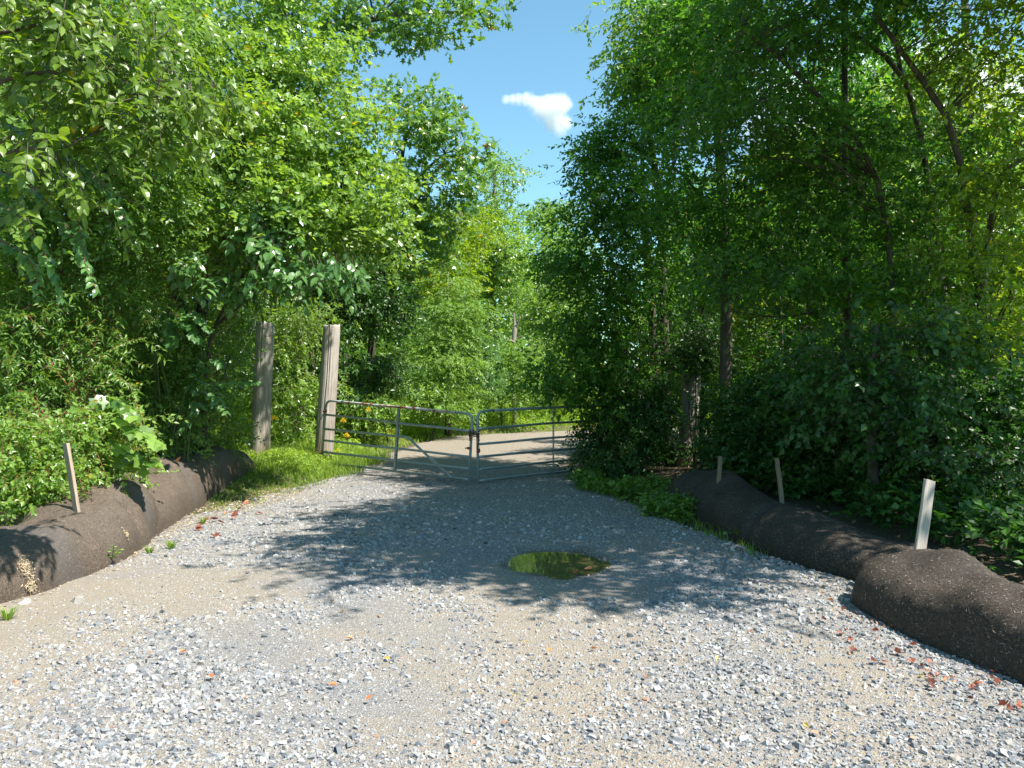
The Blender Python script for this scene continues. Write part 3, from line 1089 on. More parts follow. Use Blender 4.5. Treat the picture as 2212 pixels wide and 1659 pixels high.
def frond_plant(name, label, cat, base, stems, kind, mat, leaf, step, seed, bark='stem_red', rows=2, n_parts=300, r=0.006, jit=0.25, group=None, foot_r=0.02):
    """arching stems with paired drooping leaves along them"""
    rng = np.random.default_rng(seed)
    B = np.array((base[0], base[1], float(ground_z([base[:2]])[0]) - 0.03))
    root = thing(name, label, cat, B, group)
    tm = Mesh()
    Os, Rs, Ss = [], [], []
    for st_ in stems:
        st_ = np.asarray(st_, float)
        ln = np.linalg.norm(np.diff(st_, axis=0), axis=1).sum()
        sp = spline(st_, 24)
        tm.tube(sp, np.linspace(r, 0.0025, 24), 5, caps=False)
        n = max(4, int(ln / step))
        tt = np.linspace(0.12, 1, n)
        for row in range(rows):
            side = 1 if row % 2 == 0 else -1
            q = np.clip(tt + rng.uniform(-.4, .4, n) / n, 0, 1)
            i = np.clip((q * 23).astype(int), 0, 22)
            p = sp[i] + (sp[i + 1] - sp[i]) * (q * 23 - i)[:, None]
            tg = norm(sp[i + 1] - sp[i])
            sv = norm(np.cross(tg, np.array((0, 0, 1.0)))) * side
            d = norm(0.55 * tg + 0.75 * sv + np.array((0, 0, -0.45)) + rng.normal(0, 0.22, (n, 3)))
            nn = np.array((0.5, -0.55, 0.6)) + sv * 0.4 + rng.normal(0, jit, (n, 3))
            Os.append(p)
            Rs.append(frames(d, nn))
            Ss.append(leaf * rng.uniform(0.7, 1.15, n) * (1 - 0.35 * q ** 3))
        root_p = st_[0]
        if foot_r:
            a = B + np.array((rng.uniform(-.15, .15), rng.uniform(-.15, .15), 0))
            m1 = a + (root_p - a) * np.array((0.3, 0.3, 0.6))
            tm.tube(spline([a, m1, root_p], 10), np.linspace(foot_r, r, 10), 6, caps=False)
    put("stem", tm.build("stem", M[bark], True, B), root)
    O, Rm, sc = np.concatenate(Os) - B, np.concatenate(Rs), np.concatenate(Ss)
    t = rng.uniform(0, 0.98, len(O))
    k = min(n_parts, len(O))
    leaf_parts(root, O[:k], Rm[:k], sc[:k], kind, M[mat], t[:k])
    if len(O) > k:
        c = put("foliage", leaf_mesh("foliage", O[k:], Rm[k:], sc[k:], kind, M[mat], t[k:]), root)
        c["kind"] = "stuff"
    return root


frond_plant("arching_shrub", "blue-green fronds of paired leaves drooping below the yellow-green branch", "shrub", (-4.9, 5.4),
            [[W(-40, 300, 5.2), W(120, 330, 5.2), W(210, 390, 5.2), W(268, 475, 5.1)],
             [W(-40, 350, 5.3), W(60, 400, 5.2), W(150, 500, 5.1), W(208, 628, 5.0)],
             [W(-40, 420, 5.2), W(40, 470, 5.1), W(100, 560, 5.0), W(133, 645, 5.0)],
             [W(-60, 250, 5.3), W(60, 290, 5.2), W(150, 420, 5.2), W(185, 580, 5.0)],
             [W(-60, 500, 5.3), W(0, 520, 5.2), W(60, 560, 5.1), W(85, 640, 5.0)]],
            'ovate12', 'leaf_cool', 0.092, 0.032, 41, 'stem_red', 2, 300)
f = foot(440, 12.8)
plant("broadleaf_tree", "young tree with large cool-green drooping leaves in front of the bright small-leaved tree", "tree", f,
      [([f, W(450, 760, 12.6), W(520, 600, 11.6), W(600, 480, 11)], 0.045, 0.015), ([W(470, 700, 12.2), W(590, 610, 11.2), W(700, 590, 11)], 0.022, 0.006)],
      [lobe(540, 520, 11, 90, 35, .6), lobe(640, 560, 10.8, 90, 40, .6), lobe(590, 600, 10.8, 80, 35, .5), lobe(690, 600, 10.8, 50, 35, .4),
       lobe(470, 590, 11, 70, 40, .5), lobe(560, 460, 11.2, 90, 40, .6)],
      'ovate12', 'leaf_cool', 0.15, 44, 6, 5, 0.32, 0.22, (0.8, 0.3), 'bark', 0.012, 40, 16, n_parts=200, flat=0.5, jit=0.28, toward=(0.6, -0.5, 0))
# leafy sprigs in front of the thicket
frond_plant("sapling", "sapling sprig with big pale leaflets pointing at the first weathered post", "sapling", (-4.9, 11.3),
            [[W(400, 850, 11.2), W(440, 830, 11), W(500, 825, 10.8), W(556, 826, 10.7)], [W(410, 860, 11.2), W(450, 835, 11), W(470, 860, 10.8), W(490, 890, 10.7)],
             [W(400, 850, 11.2), W(430, 800, 11), W(460, 775, 10.9), W(480, 790, 10.8)], [W(420, 870, 11.2), W(430, 870, 11), W(410, 905, 10.8), W(390, 930, 10.7)]],
            'ovate12', 'leaf_cool', 0.17, 0.10, 42, 'stem_green', 2, 120, 0.006)
frond_plant("sapling", "sapling with a hanging fan of pale pointed leaves, high in the shaded thicket", "sapling", (-5.3, 11.8),
            [[W(330, 720, 11), W(360, 690, 10.8), W(400, 695, 10.6), W(425, 730, 10.5)], [W(330, 720, 11), W(350, 690, 10.8), W(370, 720, 10.6), W(372, 745, 10.5)],
             [W(330, 720, 11), W(380, 690, 10.8), W(420, 680, 10.6), W(450, 710, 10.5)]],
            'lobed', 'leaf_cool', 0.2, 0.11, 43, 'stem_green', 2, 80, 0.006)
frond_plant("grape_vine", "vine with broad pale lobed leaves sprawling above the mesh sock", "vine", (-5.2, 8.9),
            [[W(205, 900, 8.8), W(250, 900, 8.5), W(300, 930, 8.3), W(345, 960, 8.2)], [W(210, 930, 8.8), W(250, 960, 8.5), W(300, 990, 8.3), W(340, 1000, 8.2)],
             [W(200, 880, 8.8), W(240, 860, 8.6), W(270, 880, 8.4), W(290, 900, 8.3)], [W(230, 960, 8.7), W(270, 985, 8.5), W(310, 1010, 8.4)]],
            'lobed', 'leaf_bright', 0.19, 0.11, 44, 'stem_green', 2, 100, 0.005)
frond_plant("red_stemmed_shrub", "shrub with bare-looking red stems and narrow leaves rising over the leafy bank", "shrub", (-5.2, 9.3),
            [[W(150, 850, 9), W(185, 800, 8.9), W(205, 740, 8.8), W(222, 690, 8.8)], [W(160, 850, 9), W(120, 800, 8.8), W(110, 780, 8.8), W(90, 760, 8.7)],
             [W(170, 840, 9), W(220, 770, 8.9), W(270, 740, 8.8), W(310, 730, 8.8)], [W(100, 900, 8.8), W(60, 850, 8.7), W(20, 850, 8.6), W(-20, 880, 8.6)],
             [W(190, 850, 9), W(240, 820, 8.8), W(260, 820, 8.7), W(290, 840, 8.6)]],
            'lance', 'leaf_bright', 0.085, 0.035, 45, 'stem_red', 2, 200, 0.008)
f = foot(100, 8.4)
plant("shrub", "dense small-leaved shrub spilling over the back of the mesh sock beside the stake", "shrub", f,
      [([f, W(110, 950, 8.4)], 0.02, 0.008), ([f, W(40, 950, 8.4)], 0.02, 0.008), ([f, W(190, 930, 8.6)], 0.02, 0.008)],
      [lobe(50, 980, 8.1, 100, 90, .5), lobe(150, 950, 8.4, 110, 70, .5), lobe(30, 1060, 7.7, 80, 50, .35), lobe(120, 1040, 8, 90, 60, .4), lobe(220, 930, 8.8, 80, 60, .5),
       lobe(-60, 1000, 7.6, 100, 100, .5), lobe(190, 1010, 8.6, 80, 50, .4)],
      'kite', 'leaf_bright', 0.062, 170, 8, 9, 0.22, 0.13, (0.3, 0.5), 'stem_red', 0.008, 60, 17, flat=0.8, n_parts=150, part_kind='ovate', toward=(0.5, -0.5, 0))
f = foot(90, 10)
plant("shrub", "dark tall shrub with narrow leaves in the shade under the hanging fronds", "shrub", f,
      [([f, W(120, 700, 9.8)], 0.03, 0.01), ([f, W(20, 680, 9.8)], 0.03, 0.01), ([f, W(230, 720, 10)], 0.03, 0.01)],
      [lobe(60, 700, 9.6, 120, 110, .7), lobe(200, 660, 10.2, 130, 80, .7), lobe(60, 830, 9.3, 110, 80, .6), lobe(260, 590, 10.6, 90, 60, .6), lobe(180, 780, 9.8, 110, 90, .7)],
      'lance', 'leaf_mid', 0.10, 150, 8, 10, 0.26, 0.2, (0.4, 0.45), 'stem_red', 0.01, 60, 18, flat=0.8)
f = foot(400, 13)
plant("shrub", "leafy thicket shrub filling the gap behind the mesh sock and the first post", "shrub", f,
      [([f, W(330, 760, 12.6)], 0.03, 0.01), ([f, W(430, 700, 12.8)], 0.03, 0.01), ([f, W(500, 760, 13)], 0.03, 0.01), ([f, W(250, 850, 12)], 0.02, 0.01)],
      [lobe(330, 800, 12.4, 120, 110, .8), lobe(430, 740, 13.2, 80, 100, .8), lobe(410, 880, 12.8, 90, 90, .7), lobe(455, 850, 14, 40, 100, .5), lobe(330, 930, 11.6, 100, 70, .6),
       lobe(470, 960, 13.5, 60, 45, .5), lobe(540, 690, 18.5, 60, 70, .7)],
      'kite', 'leaf_mid', 0.075, 240, 8, 9, 0.26, 0.2, (0.35, 0.45), 'bark', 0.01, 70, 19, flat=0.8, toward=(0.4, -0.5, 0))
f = foot(640, 19)
plant("shrub", "pale tangled bush between the two weathered posts", "shrub", f,
      [([f, W(640, 800, 19)], 0.03, 0.01), ([f, W(610, 820, 19)], 0.03, 0.01), ([f, W(680, 800, 19)], 0.03, 0.01)],
      [lobe(640, 790, 18.6, 50, 60, .7), lobe(650, 700, 19, 60, 60, .8), lobe(625, 850, 18.2, 40, 60, .6), lobe(670, 860, 18.5, 60, 60, .8), lobe(640, 930, 17.6, 60, 40, .6), lobe(660, 720, 20, 60, 50, .8)],
      'kite', 'leaf_bright', 0.09, 130, 8, 8, 0.3, 0.24, (0.3, 0.5), 'dead_wood', 0.02, 60, 20, flat=0.8)
f = foot(700, 22)
plant("broadleaf_tree", "dark-crowned tree behind the taller post with a shadowy hollow under its boughs", "tree", f,
      [([f, W(700, 600, 22), W(710, 450, 22)], 0.14, 0.05), ([W(700, 640, 22), W(780, 620, 21.5), W(850, 640, 21)], 0.05, 0.012)],
      [lobe(740, 600, 21, 90, 70, 1.2), lobe(820, 650, 21, 70, 50, 1), lobe(720, 690, 21, 70, 60, 1), lobe(840, 700, 21.5, 50, 40, .8), lobe(770, 520, 21.5, 90, 70, 1.2),
       lobe(660, 650, 21, 60, 80, 1), lobe(745, 760, 20, 30, 35, .5), lobe(780, 800, 22.5, 60, 50, .8), lobe(840, 810, 23, 50, 50, .7), lobe(730, 840, 21, 30, 40, .6)],
      'kite', 'leaf_dark', 0.12, 200, 9, 8, 0.36, 0.3, (0.5, 0.4), 'bark', 0.02, 90, 21, toward=(0.3, -0.5, 0))
f = foot(840, 24)
plant("sapling", "pale sapling with drooping leaves at the edge of the tall meadow grass", "sapling", f,
      [([f, W(840, 770, 24)], 0.03, 0.01)],
      [lobe(845, 790, 24, 35, 30, .6), lobe(830, 830, 23.5, 45, 30, .7), lobe(810, 800, 23.8, 30, 30, .5)],
      'lance', 'leaf_hemlock', 0.17, 50, 8, 8, 0.36, 0.2, (0.7, 0.3), 'bark', 0.012, 30, 22)

# ------------------------------------------------------------------ trees beyond the bend
f = foot(1040, 47)
plant("tall_tree", "tallest sunny yellow-green tree rising into the sky beyond the road bend", "tree", f,
      [([f, W(1056, 650, 47), W(1060, 500, 47), W(1070, 370, 47)], 0.28, 0.06), ([W(1058, 600, 47), W(1030, 480, 46.5)], 0.09, 0.03)],
      [lobe(1080, 380, 47, 32, 45, 1.6), lobe(1060, 440, 47, 50, 40, 2), lobe(1085, 500, 46.5, 50, 40, 2), lobe(1050, 540, 46, 60, 40, 2), lobe(1095, 560, 46, 40, 40, 1.8),
       lobe(1040, 470, 47, 40, 40, 2), lobe(1085, 620, 46, 40, 45, 1.8), lobe(1030, 620, 46, 40, 50, 1.8)],
      'kite', 'leaf_bright', 0.21, 190, 9, 8, 0.7, 0.55, (0.3, 0.45), 'bark_grey', 0.03, 80, 31, flat=0.4)
f = foot(975, 40)
plant("broadleaf_tree", "mid-green tree with a golden tinge between the oak and the tallest sunny tree", "tree", f,
      [([f, W(975, 620, 40), W(970, 480, 40)], 0.18, 0.05)],
      [lobe(960, 560, 39, 60, 50, 1.8), lobe(1000, 500, 41, 50, 50, 1.8), lobe(940, 620, 38, 60, 45, 1.6), lobe(985, 600, 38.5, 50, 40, 1.5), lobe(930, 500, 40, 50, 50, 1.5)],
      'kite', 'leaf_yellow', 0.2, 130, 9, 8, 0.6, 0.5, (0.3, 0.45), 'bark', 0.03, 50, 32, flat=0.4)
f = foot(1190, 62)
plant("tall_tree", "hazy grey-green tree farthest down the gap, under the open sky", "tree", f,
      [([f, W(1180, 650, 62), W(1175, 460, 62)], 0.28, 0.08)],
      [lobe(1150, 460, 62, 40, 35, 2), lobe(1195, 470, 62, 45, 40, 2), lobe(1170, 530, 60, 60, 50, 2.2), lobe(1225, 520, 61, 40, 60, 2), lobe(1150, 600, 59, 50, 50, 2), lobe(1200, 610, 59, 60, 50, 2)],
      'kite', 'leaf_far', 0.26, 150, 9, 8, 0.8, 0.65, (0.3, 0.45), 'bark', 0.04, 40, 33, flat=0.4)
f = foot(968, 29)
plant("hemlock_tree", "feathery pale hemlock with layered boughs beside the dark hollow", "tree", f,
      [([f, W(968, 590, 29)], 0.12, 0.02)],
      [lobe(975, 630, 29, 35, 45, .8), lobe(965, 690, 28.6, 65, 40, 1.1), lobe(960, 740, 28.2, 80, 40, 1.3), lobe(955, 790, 27.8, 85, 35, 1.4), lobe(1010, 680, 28.5, 40, 40, 1), lobe(950, 840, 27.5, 75, 30, 1.2), lobe(960, 880, 27.2, 70, 20, 1.1)],
      'kite', 'leaf_hemlock', 0.085, 230, 11, 12, 0.4, 0.34, (0.25, 0.25), 'bark', 0.015, 80, 34, flat=0.28, jit=0.25)
f = foot(1085, 33)
plant("shrub", "rounded bright bush below the bare snag at the meadow edge", "shrub", f,
      [([f, W(1085, 800, 33)], 0.04, 0.01), ([f, W(1060, 800, 33)], 0.04, 0.01), ([f, W(1110, 790, 33)], 0.04, 0.01)],
      [lobe(1090, 770, 33, 50, 35, 1.2), lobe(1060, 800, 32.5, 55, 40, 1.2), lobe(1120, 800, 32.5, 60, 45, 1.3), lobe(1080, 840, 32, 70, 30, 1.2), lobe(1145, 840, 32, 40, 30, 1), lobe(1090, 875, 31.8, 80, 15, .9)],
      'kite', 'leaf_hemlock', 0.11, 150, 9, 9, 0.4, 0.34, (0.2, 0.5), 'bark', 0.012, 40, 35, flat=0.7)
f = foot(1025, 30)
plant("shrub", "emerald green shrub tucked between the pale hemlock and the rounded bush", "shrub", f,
      [([f, W(1025, 760, 30)], 0.04, 0.01), ([f, W(1010, 800, 30)], 0.03, 0.01)],
      [lobe(1020, 740, 30, 35, 30, .8), lobe(1010, 800, 29.5, 40, 40, .9), lobe(1040, 830, 29.5, 40, 25, .8), lobe(1040, 770, 30, 30, 40, .8)],
      'kite', 'leaf_cool', 0.11, 90, 9, 9, 0.36, 0.28, (0.3, 0.5), 'bark', 0.012, 40, 36, flat=0.7)
f = foot(1190, 36)
plant("broadleaf_tree", "leafy sunny tree standing behind the bare snag", "tree", f,
      [([f, W(1180, 650, 37), W(1180, 560, 37)], 0.12, 0.04)],
      [lobe(1170, 650, 37, 50, 45, 1.4), lobe(1210, 690, 36.5, 50, 50, 1.4), lobe(1180, 740, 36, 55, 40, 1.3), lobe(1225, 770, 35.5, 45, 40, 1.2), lobe(1140, 700, 37, 35, 40, 1.2), lobe(1215, 620, 37, 40, 40, 1.2)],
      'kite', 'leaf_bright', 0.14, 170, 9, 8, 0.45, 0.4, (0.3, 0.45), 'bark', 0.02, 50, 37, flat=0.5)
f = foot(1205, 30)
plant("shrub", "light green low shrub behind the right gate leaf where the road turns", "shrub", f,
      [([f, W(1205, 820, 30)], 0.04, 0.01), ([f, W(1230, 830, 30)], 0.03, 0.01)],
      [lobe(1200, 830, 36, 50, 30, 1), lobe(1240, 820, 36, 45, 40, 1), lobe(1290, 830, 36, 50, 40, 1), lobe(1230, 860, 35.6, 80, 15, .8)],
      'kite', 'leaf_hemlock', 0.13, 90, 9, 8, 0.4, 0.34, (0.3, 0.5), 'bark', 0.012, 30, 38, flat=0.7) if False else None
f = foot(1225, 37.5)
plant("shrub", "light green low shrub across the road where it bends out of sight", "shrub", f,
      [([f, W(1225, 820, 37.5)], 0.04, 0.01), ([f, W(1240, 830, 37.5)], 0.03, 0.01)],
      [lobe(1200, 835, 37.5, 50, 28, 1), lobe(1240, 815, 37.5, 45, 38, 1), lobe(1290, 825, 37.5, 50, 40, 1), lobe(1230, 860, 37, 80, 15, .8)],
      'kite', 'leaf_hemlock', 0.13, 90, 9, 8, 0.4, 0.34, (0.3, 0.5), 'bark', 0.012, 30, 38, flat=0.7)

f = foot(775, 21.5)
plant("shrub", "bright shrub standing in the meadow just past the taller post", "shrub", f,
      [([f, W(775, 860, 21.5)], 0.02, 0.008), ([f, W(800, 870, 21.5)], 0.02, 0.008)],
      [lobe(765, 885, 21.5, 30, 22, .5), lobe(810, 890, 22, 25, 20, .5)],
      'kite', 'leaf_hemlock', 0.11, 70, 8, 8, 0.32, 0.25, (0.2, 0.45), 'bark', 0.008, 25, 39, flat=0.7, toward=(0.4, -0.4, 0))
f = foot(925, 27)
plant("shrub", "low pale shrub at the foot of the feathery hemlock", "shrub", f,
      [([f, W(925, 870, 27)], 0.02, 0.008), ([f, W(960, 870, 27)], 0.02, 0.008)],
      [lobe(905, 860, 26.6, 45, 25, .7), lobe(955, 870, 26.4, 45, 22, .6), lobe(1000, 868, 28.5, 45, 25, .7)],
      'kite', 'leaf_hemlock', 0.12, 40, 7, 8, 0.36, 0.28, (0.2, 0.45), 'bark', 0.008, 20, 40, flat=0.7, toward=(0.4, -0.4, 0))

# bare snag
sm = Mesh()
b0 = foot(1111, 34.0)
sm.tube(spline([b0, W(1110, 790, 34), W(1110, 740, 34), W(1112, 710, 34), W(1113, 700, 34)], 14), np.array([.10] * 8 + [.11, .11, .10, .09, .085, .05]), 9)
snag = thing("dead_tree", "bare grey snag with broken forked top standing in front of the sunny tree", "tree", b0)
put("trunk", sm.build("trunk", M['dead_wood'], True, b0), snag)
for pts, r in (([W(1112, 705, 34), W(1111, 690, 34), W(1110, 676, 34)], .075), ([W(1113, 712, 34), W(1119, 698, 33.9), W(1124, 684, 33.8)], .06),
               ([W(1112, 742, 34), W(1103, 734, 33.8), W(1092, 729, 33.6)], .05), ([W(1113, 740, 34), W(1120, 731, 33.8), W(1128, 726, 33.6)], .06)):
    bm_ = Mesh()
    bm_.tube(spline(pts, 7), np.linspace(r, r * 0.35, 7), 6)
    put("branch", bm_.build("branch", M['dead_wood'], True, b0), snag)

# ------------------------------------------------------------------ trees right of the road
f = foot(1420, 16.5)
plant("cherry_tree", "dark-leaved tree overhanging the right gate leaf with its boughs down to the rails", "tree", f,
      [([f, W(1410, 700, 16.4), W(1390, 450, 16), W(1390, 200, 16)], 0.13, 0.03), ([W(1410, 760, 16.4), W(1320, 640, 15.8), W(1250, 600, 15.4)], 0.05, 0.012),
       ([W(1405, 560, 16.3), W(1300, 450, 15.8), W(1240, 430, 15.5)], 0.05, 0.01)],
      [lobe(1400, 220, 16, 60, 60, 1), lobe(1370, 310, 15.8, 90, 60, 1.3), lobe(1340, 400, 15.6, 90, 70, 1.3), lobe(1290, 340, 16, 40, 50, .8), lobe(1280, 480, 15.5, 60, 60, 1.1),
       lobe(1420, 480, 15.2, 110, 110, 1.4), lobe(1290, 590, 15.4, 90, 60, 1.2), lobe(1230, 560, 16, 45, 50, .8), lobe(1390, 630, 15, 100, 70, 1.1), lobe(1300, 700, 15.2, 80, 60, 1.1),
       lobe(1290, 780, 15, 70, 60, .9), lobe(1360, 780, 14.7, 70, 80, .9), lobe(1235, 830, 14.6, 45, 35, .5), lobe(1205, 815, 14.1, 28, 40, .35), lobe(1200, 830, 14.1, 25, 35, .35), lobe(1215, 800, 14.1, 30, 40, .35), lobe(1225, 790, 14.2, 35, 40, .4), lobe(1340, 870, 14.6, 60, 60, .8)],
      'kite', 'leaf_right', 0.10, 430, 9, 9, 0.34, 0.28, (0.25, 0.38), 'bark', 0.012, 120, 51, n_parts=100, part_kind='ovate', flat=0.35, bias=(-0.35, -0.4, 0))
f = foot(1345, 17.3)
plant("shrub", "black-green shrub swallowing the hinge end of the right gate leaf", "shrub", f,
      [([f, W(1345, 850, 16.6)], 0.03, 0.01), ([f, W(1300, 900, 16)], 0.03, 0.01), ([f, W(1390, 870, 16)], 0.03, 0.01)],
      [lobe(1330, 910, 14.9, 55, 60, .7), lobe(1280, 950, 15.2, 30, 50, .5), lobe(1380, 900, 14.6, 60, 90, .7), lobe(1340, 990, 14.0, 60, 40, .5), lobe(1280, 1000, 14.6, 35, 30, .4)],
      'kite', 'leaf_dark', 0.075, 200, 9, 9, 0.24, 0.17, (0.5, 0.4), 'bark', 0.01, 60, 52, flat=0.8, toward=(-0.4, -0.5, 0))
f = foot(1440, 16.2)
plant("ash_tree", "feathery blue-green tree top rising behind the dark overhanging tree", "tree", f,
      [([f, W(1430, 500, 16), W(1400, 250, 15.2), W(1395, 60, 15.2)], 0.12, 0.03)],
      [lobe(1400, 190, 15.2, 60, 50, 1.2), lobe(1380, 140, 15.2, 45, 40, 1), lobe(1430, 80, 15.2, 70, 60, 1.4), lobe(1400, 30, 15.2, 60, 40, 1.2), lobe(1460, 180, 15.2, 80, 80, 1.4), lobe(1500, 60, 15.2, 100, 90, 1.5)],
      'kite', 'leaf_far', 0.11, 190, 9, 9, 0.36, 0.36, (0.5, 0.4), 'bark', 0.02, 70, 53)
f = foot(1560, 14)
plant("maple_tree", "broad maple leaning over the shaded verge, its crown topping the wood's edge", "tree", f,
      [([f, W(1570, 700, 13.8), W(1560, 400, 13.2), W(1540, 100, 13), W(1530, -100, 13)], 0.13, 0.05), ([W(1565, 500, 13.5), W(1480, 380, 12.8), W(1430, 360, 12.5)], 0.04, 0.01)],
      [lobe(1500, 100, 12.5, 100, 90, 1.2), lobe(1470, 230, 12.5, 70, 80, 1), lobe(1560, 220, 12.6, 110, 90, 1.3), lobe(1520, 350, 12.4, 110, 80, 1.2), lobe(1600, 60, 12.6, 120, 90, 1.3),
       lobe(1600, 420, 12.6, 110, 80, 1.2), lobe(1500, 480, 12.4, 100, 70, 1), lobe(1540, -60, 12.8, 150, 70, 1.4), lobe(1600, 560, 12.8, 110, 70, 1.1)],
      'kite', 'leaf_right', 0.09, 250, 9, 9, 0.34, 0.27, (0.2, 0.35), 'bark', 0.012, 110, 54, flat=0.35, bias=(-0.2, -0.4, 0))

tt_path = spline([(7.2, 7.4, 0), (7.0, 7.4, 4), (6.0, 7.2, 7), (4.6, 6.8, 9.5)], 12)
plant("tall_tree", "tall tree standing over the leaning trunks, its crown shading the gravel before the gate", "tree", (7.2, 7.4),
      [(tt_path, 0.17, 0.06), ([tt_path[8], tt_path[8] * .5 + np.array((2.0, 3.3, 3.8)), (2.2, 6.6, 7.6)], 0.06, 0.015),
       ([tt_path[6], (5.3, 5.7, 6.6), (4.0, 5.3, 7.2)], 0.05, 0.015)],
      [(2.9, 6.5, 7.3, 1.0, .8, .7), (3.1, 5.4, 7.1, 1.1, .9, .8), (3.7, 8.0, 7.8, 1.1, 1.0, .7), (4.4, 7.9, 8.2, 1.4, 1.2, 1), (4.0, 6.2, 7.7, 1.4, 1.1, 1), (4.8, 5.0, 6.5, 1.1, .8, .9),
       (5.8, 6.9, 8.3, 1.5, 1.4, 1.2), (5.1, 9.6, 8.4, 1.2, 1.2, 1), (5.6, 9.2, 8.9, 1.4, 1.3, 1.1), (6.8, 6.0, 6.4, 1.1, .9, 1.1), (6.6, 7.9, 6.8, 1.2, 1.2, 1.2)],
      'kite', 'leaf_yellow', 0.145, 680, 11, 7, 0.38, 0.36, (0.2, 0.35), 'bark', 0.014, 60, 99, flat=0.45, bias=(0, 0, 0))
RT = dict(bark='bark', branch_r=0.009, flat=0.4, per=8, length=0.34, sigma=0.3, droop=(0.25, 0.35), bias=(-0.2, -0.3, 0))
f = foot(1830, 11.5)
plant("slender_tree", "upright slim trunk carrying thin sprays, with bright sky patches above it", "tree", f,
      [([f, W(1832, 700, 11.4), W(1828, 350, 11.4), W(1830, -120, 11.4)], 0.075, 0.04), ([W(1832, 660, 11.4), W(1690, 684, 10.8), W(1563, 670, 10.5)], 0.025, 0.008)],
      [lobe(1740, 420, 11, 130, 70, 1), lobe(1830, 520, 11, 130, 60, 1), lobe(1720, 250, 11.2, 110, 70, 1), lobe(1660, 600, 10.6, 130, 60, .9), lobe(1800, -60, 11.3, 180, 60, 1.3)],
      'kite', 'leaf_right', 0.095, 125, 9, nbranch=60, seed=55, **RT)
f = foot(1935, 10.2)
plant("slender_tree", "trunk bending over to lean towards the road, lit along one edge", "tree", f,
      [([f, W(1930, 700, 10.2), W(1922, 540, 10.2), W(1875, 330, 10), W(1693, 127, 9.8), W(1600, 60, 9.7)], 0.06, 0.02)],
      [lobe(1690, 130, 9.8, 130, 70, .9), lobe(1620, 260, 9.8, 110, 70, .8), lobe(1780, 300, 10, 110, 50, .8), lobe(1700, 20, 9.8, 150, 50, .9)],
      'kite', 'leaf_right', 0.09, 105, 9, nbranch=60, seed=56, **RT)
f = foot(2056, 11)
plant("slender_tree", "dark trunk leaning across the bright sky patches with a forked upper limb", "tree", f,
      [([f, W(2050, 760, 11), W(2030, 560, 11), W(1975, 210, 10.8), W(1880, 90, 10.6), W(1780, 40, 10.5)], 0.07, 0.022), ([W(1950, 160, 10.8), W(1940, 60, 10.8), W(1945, -80, 10.8)], 0.035, 0.02)],
      [lobe(1840, 20, 10.6, 130, 50, 1), lobe(1960, 440, 10.6, 120, 70, 1), lobe(2010, 20, 10.8, 110, 60, 1), lobe(1910, 620, 10.4, 120, 60, .9), lobe(2060, 330, 10.8, 90, 60, .9)],
      'kite', 'leaf_right', 0.095, 120, 9, nbranch=60, seed=57, **RT)
f = foot(2150, 9.8)
plant("slender_tree", "stout leaning trunk nearest the frame edge under yellow-lit leaves", "tree", f,
      [([f, W(2132, 760, 9.8), W(2105, 542, 9.8), W(2060, 280, 9.6), W(1960, 120, 9.4), W(1890, 20, 9.3)], 0.075, 0.025), ([W(2120, 650, 9.8), W(2160, 400, 9.6), W(2230, 330, 9.4)], 0.045, 0.02)],
      [lobe(2140, 90, 9.2, 120, 90, .9), lobe(2180, 420, 9.2, 100, 80, .8), lobe(2080, 560, 9.2, 120, 60, .8), lobe(2230, 220, 9.2, 100, 90, .9), lobe(2100, 700, 9, 130, 60, .8)],
      'kite', 'leaf_yellow', 0.09, 110, 9, nbranch=60, seed=58, **RT)
f = foot(2100, 15)
plant("slender_tree", "straight pole-like trunk running up out of view behind the leaning ones", "tree", f,
      [([f, W(2110, 600, 15), W(2092, 100, 15), W(2085, -250, 15)], 0.10, 0.06)],
      [lobe(2080, 250, 15, 150, 100, 1.4), lobe(2180, 560, 15, 110, 90, 1.2), lobe(1980, 560, 15.5, 120, 80, 1.2), lobe(2120, -60, 15, 180, 80, 1.5)],
      'kite', 'leaf_yellow', 0.1, 110, 9, nbranch=50, seed=59, **RT)
f = foot(1990, 10.6)
plant("shrub", "long dark shrub wall rising straight behind the rear sock under the leaning trunks", "shrub", f,
      [([f, W(1990, 850, 10.6)], 0.03, 0.01), ([f, W(1850, 860, 10.4)], 0.03, 0.01), ([f, W(2130, 860, 10.2)], 0.03, 0.01)],
      [lobe(1700, 980, 11.2, 90, 80, .5), lobe(1800, 960, 10.4, 100, 110, .5), lobe(1920, 960, 10, 110, 130, .5), lobe(2050, 980, 9.6, 110, 130, .5), lobe(2180, 990, 8.8, 100, 130, .5),
       lobe(1860, 840, 10.4, 120, 55, .6), lobe(2060, 850, 10, 130, 55, .6), lobe(1700, 860, 11.4, 120, 80, .6), lobe(2220, 850, 9.4, 90, 90, .6), lobe(1600, 930, 12.4, 70, 80, .5)],
      'kiter', 'leaf_dark', 0.08, 330, 9, 9, 0.28, 0.22, (0.2, 0.35), 'bark', 0.008, 110, 98, flat=0.5, bias=(-.1, -.1, 0))
f = foot(1890, 9.0)
plant("sapling", "dark young tree with drooping big leaves standing in deep shade above the rear sock", "sapling", f,
      [([f, W(1882, 960, 9), W(1880, 830, 9), W(1900, 700, 9)], 0.075, 0.03)],
      [lobe(1850, 820, 8.7, 140, 60, .7), lobe(1960, 860, 8.7, 140, 60, .7), lobe(1900, 730, 8.9, 150, 60, .8), lobe(1800, 900, 8.8, 110, 50, .6), lobe(2000, 960, 8.5, 110, 40, .5)],
      'round', 'leaf_dark', 0.09, 75, 7, nbranch=50, seed=60, n_parts=120, part_kind='round', **RT)
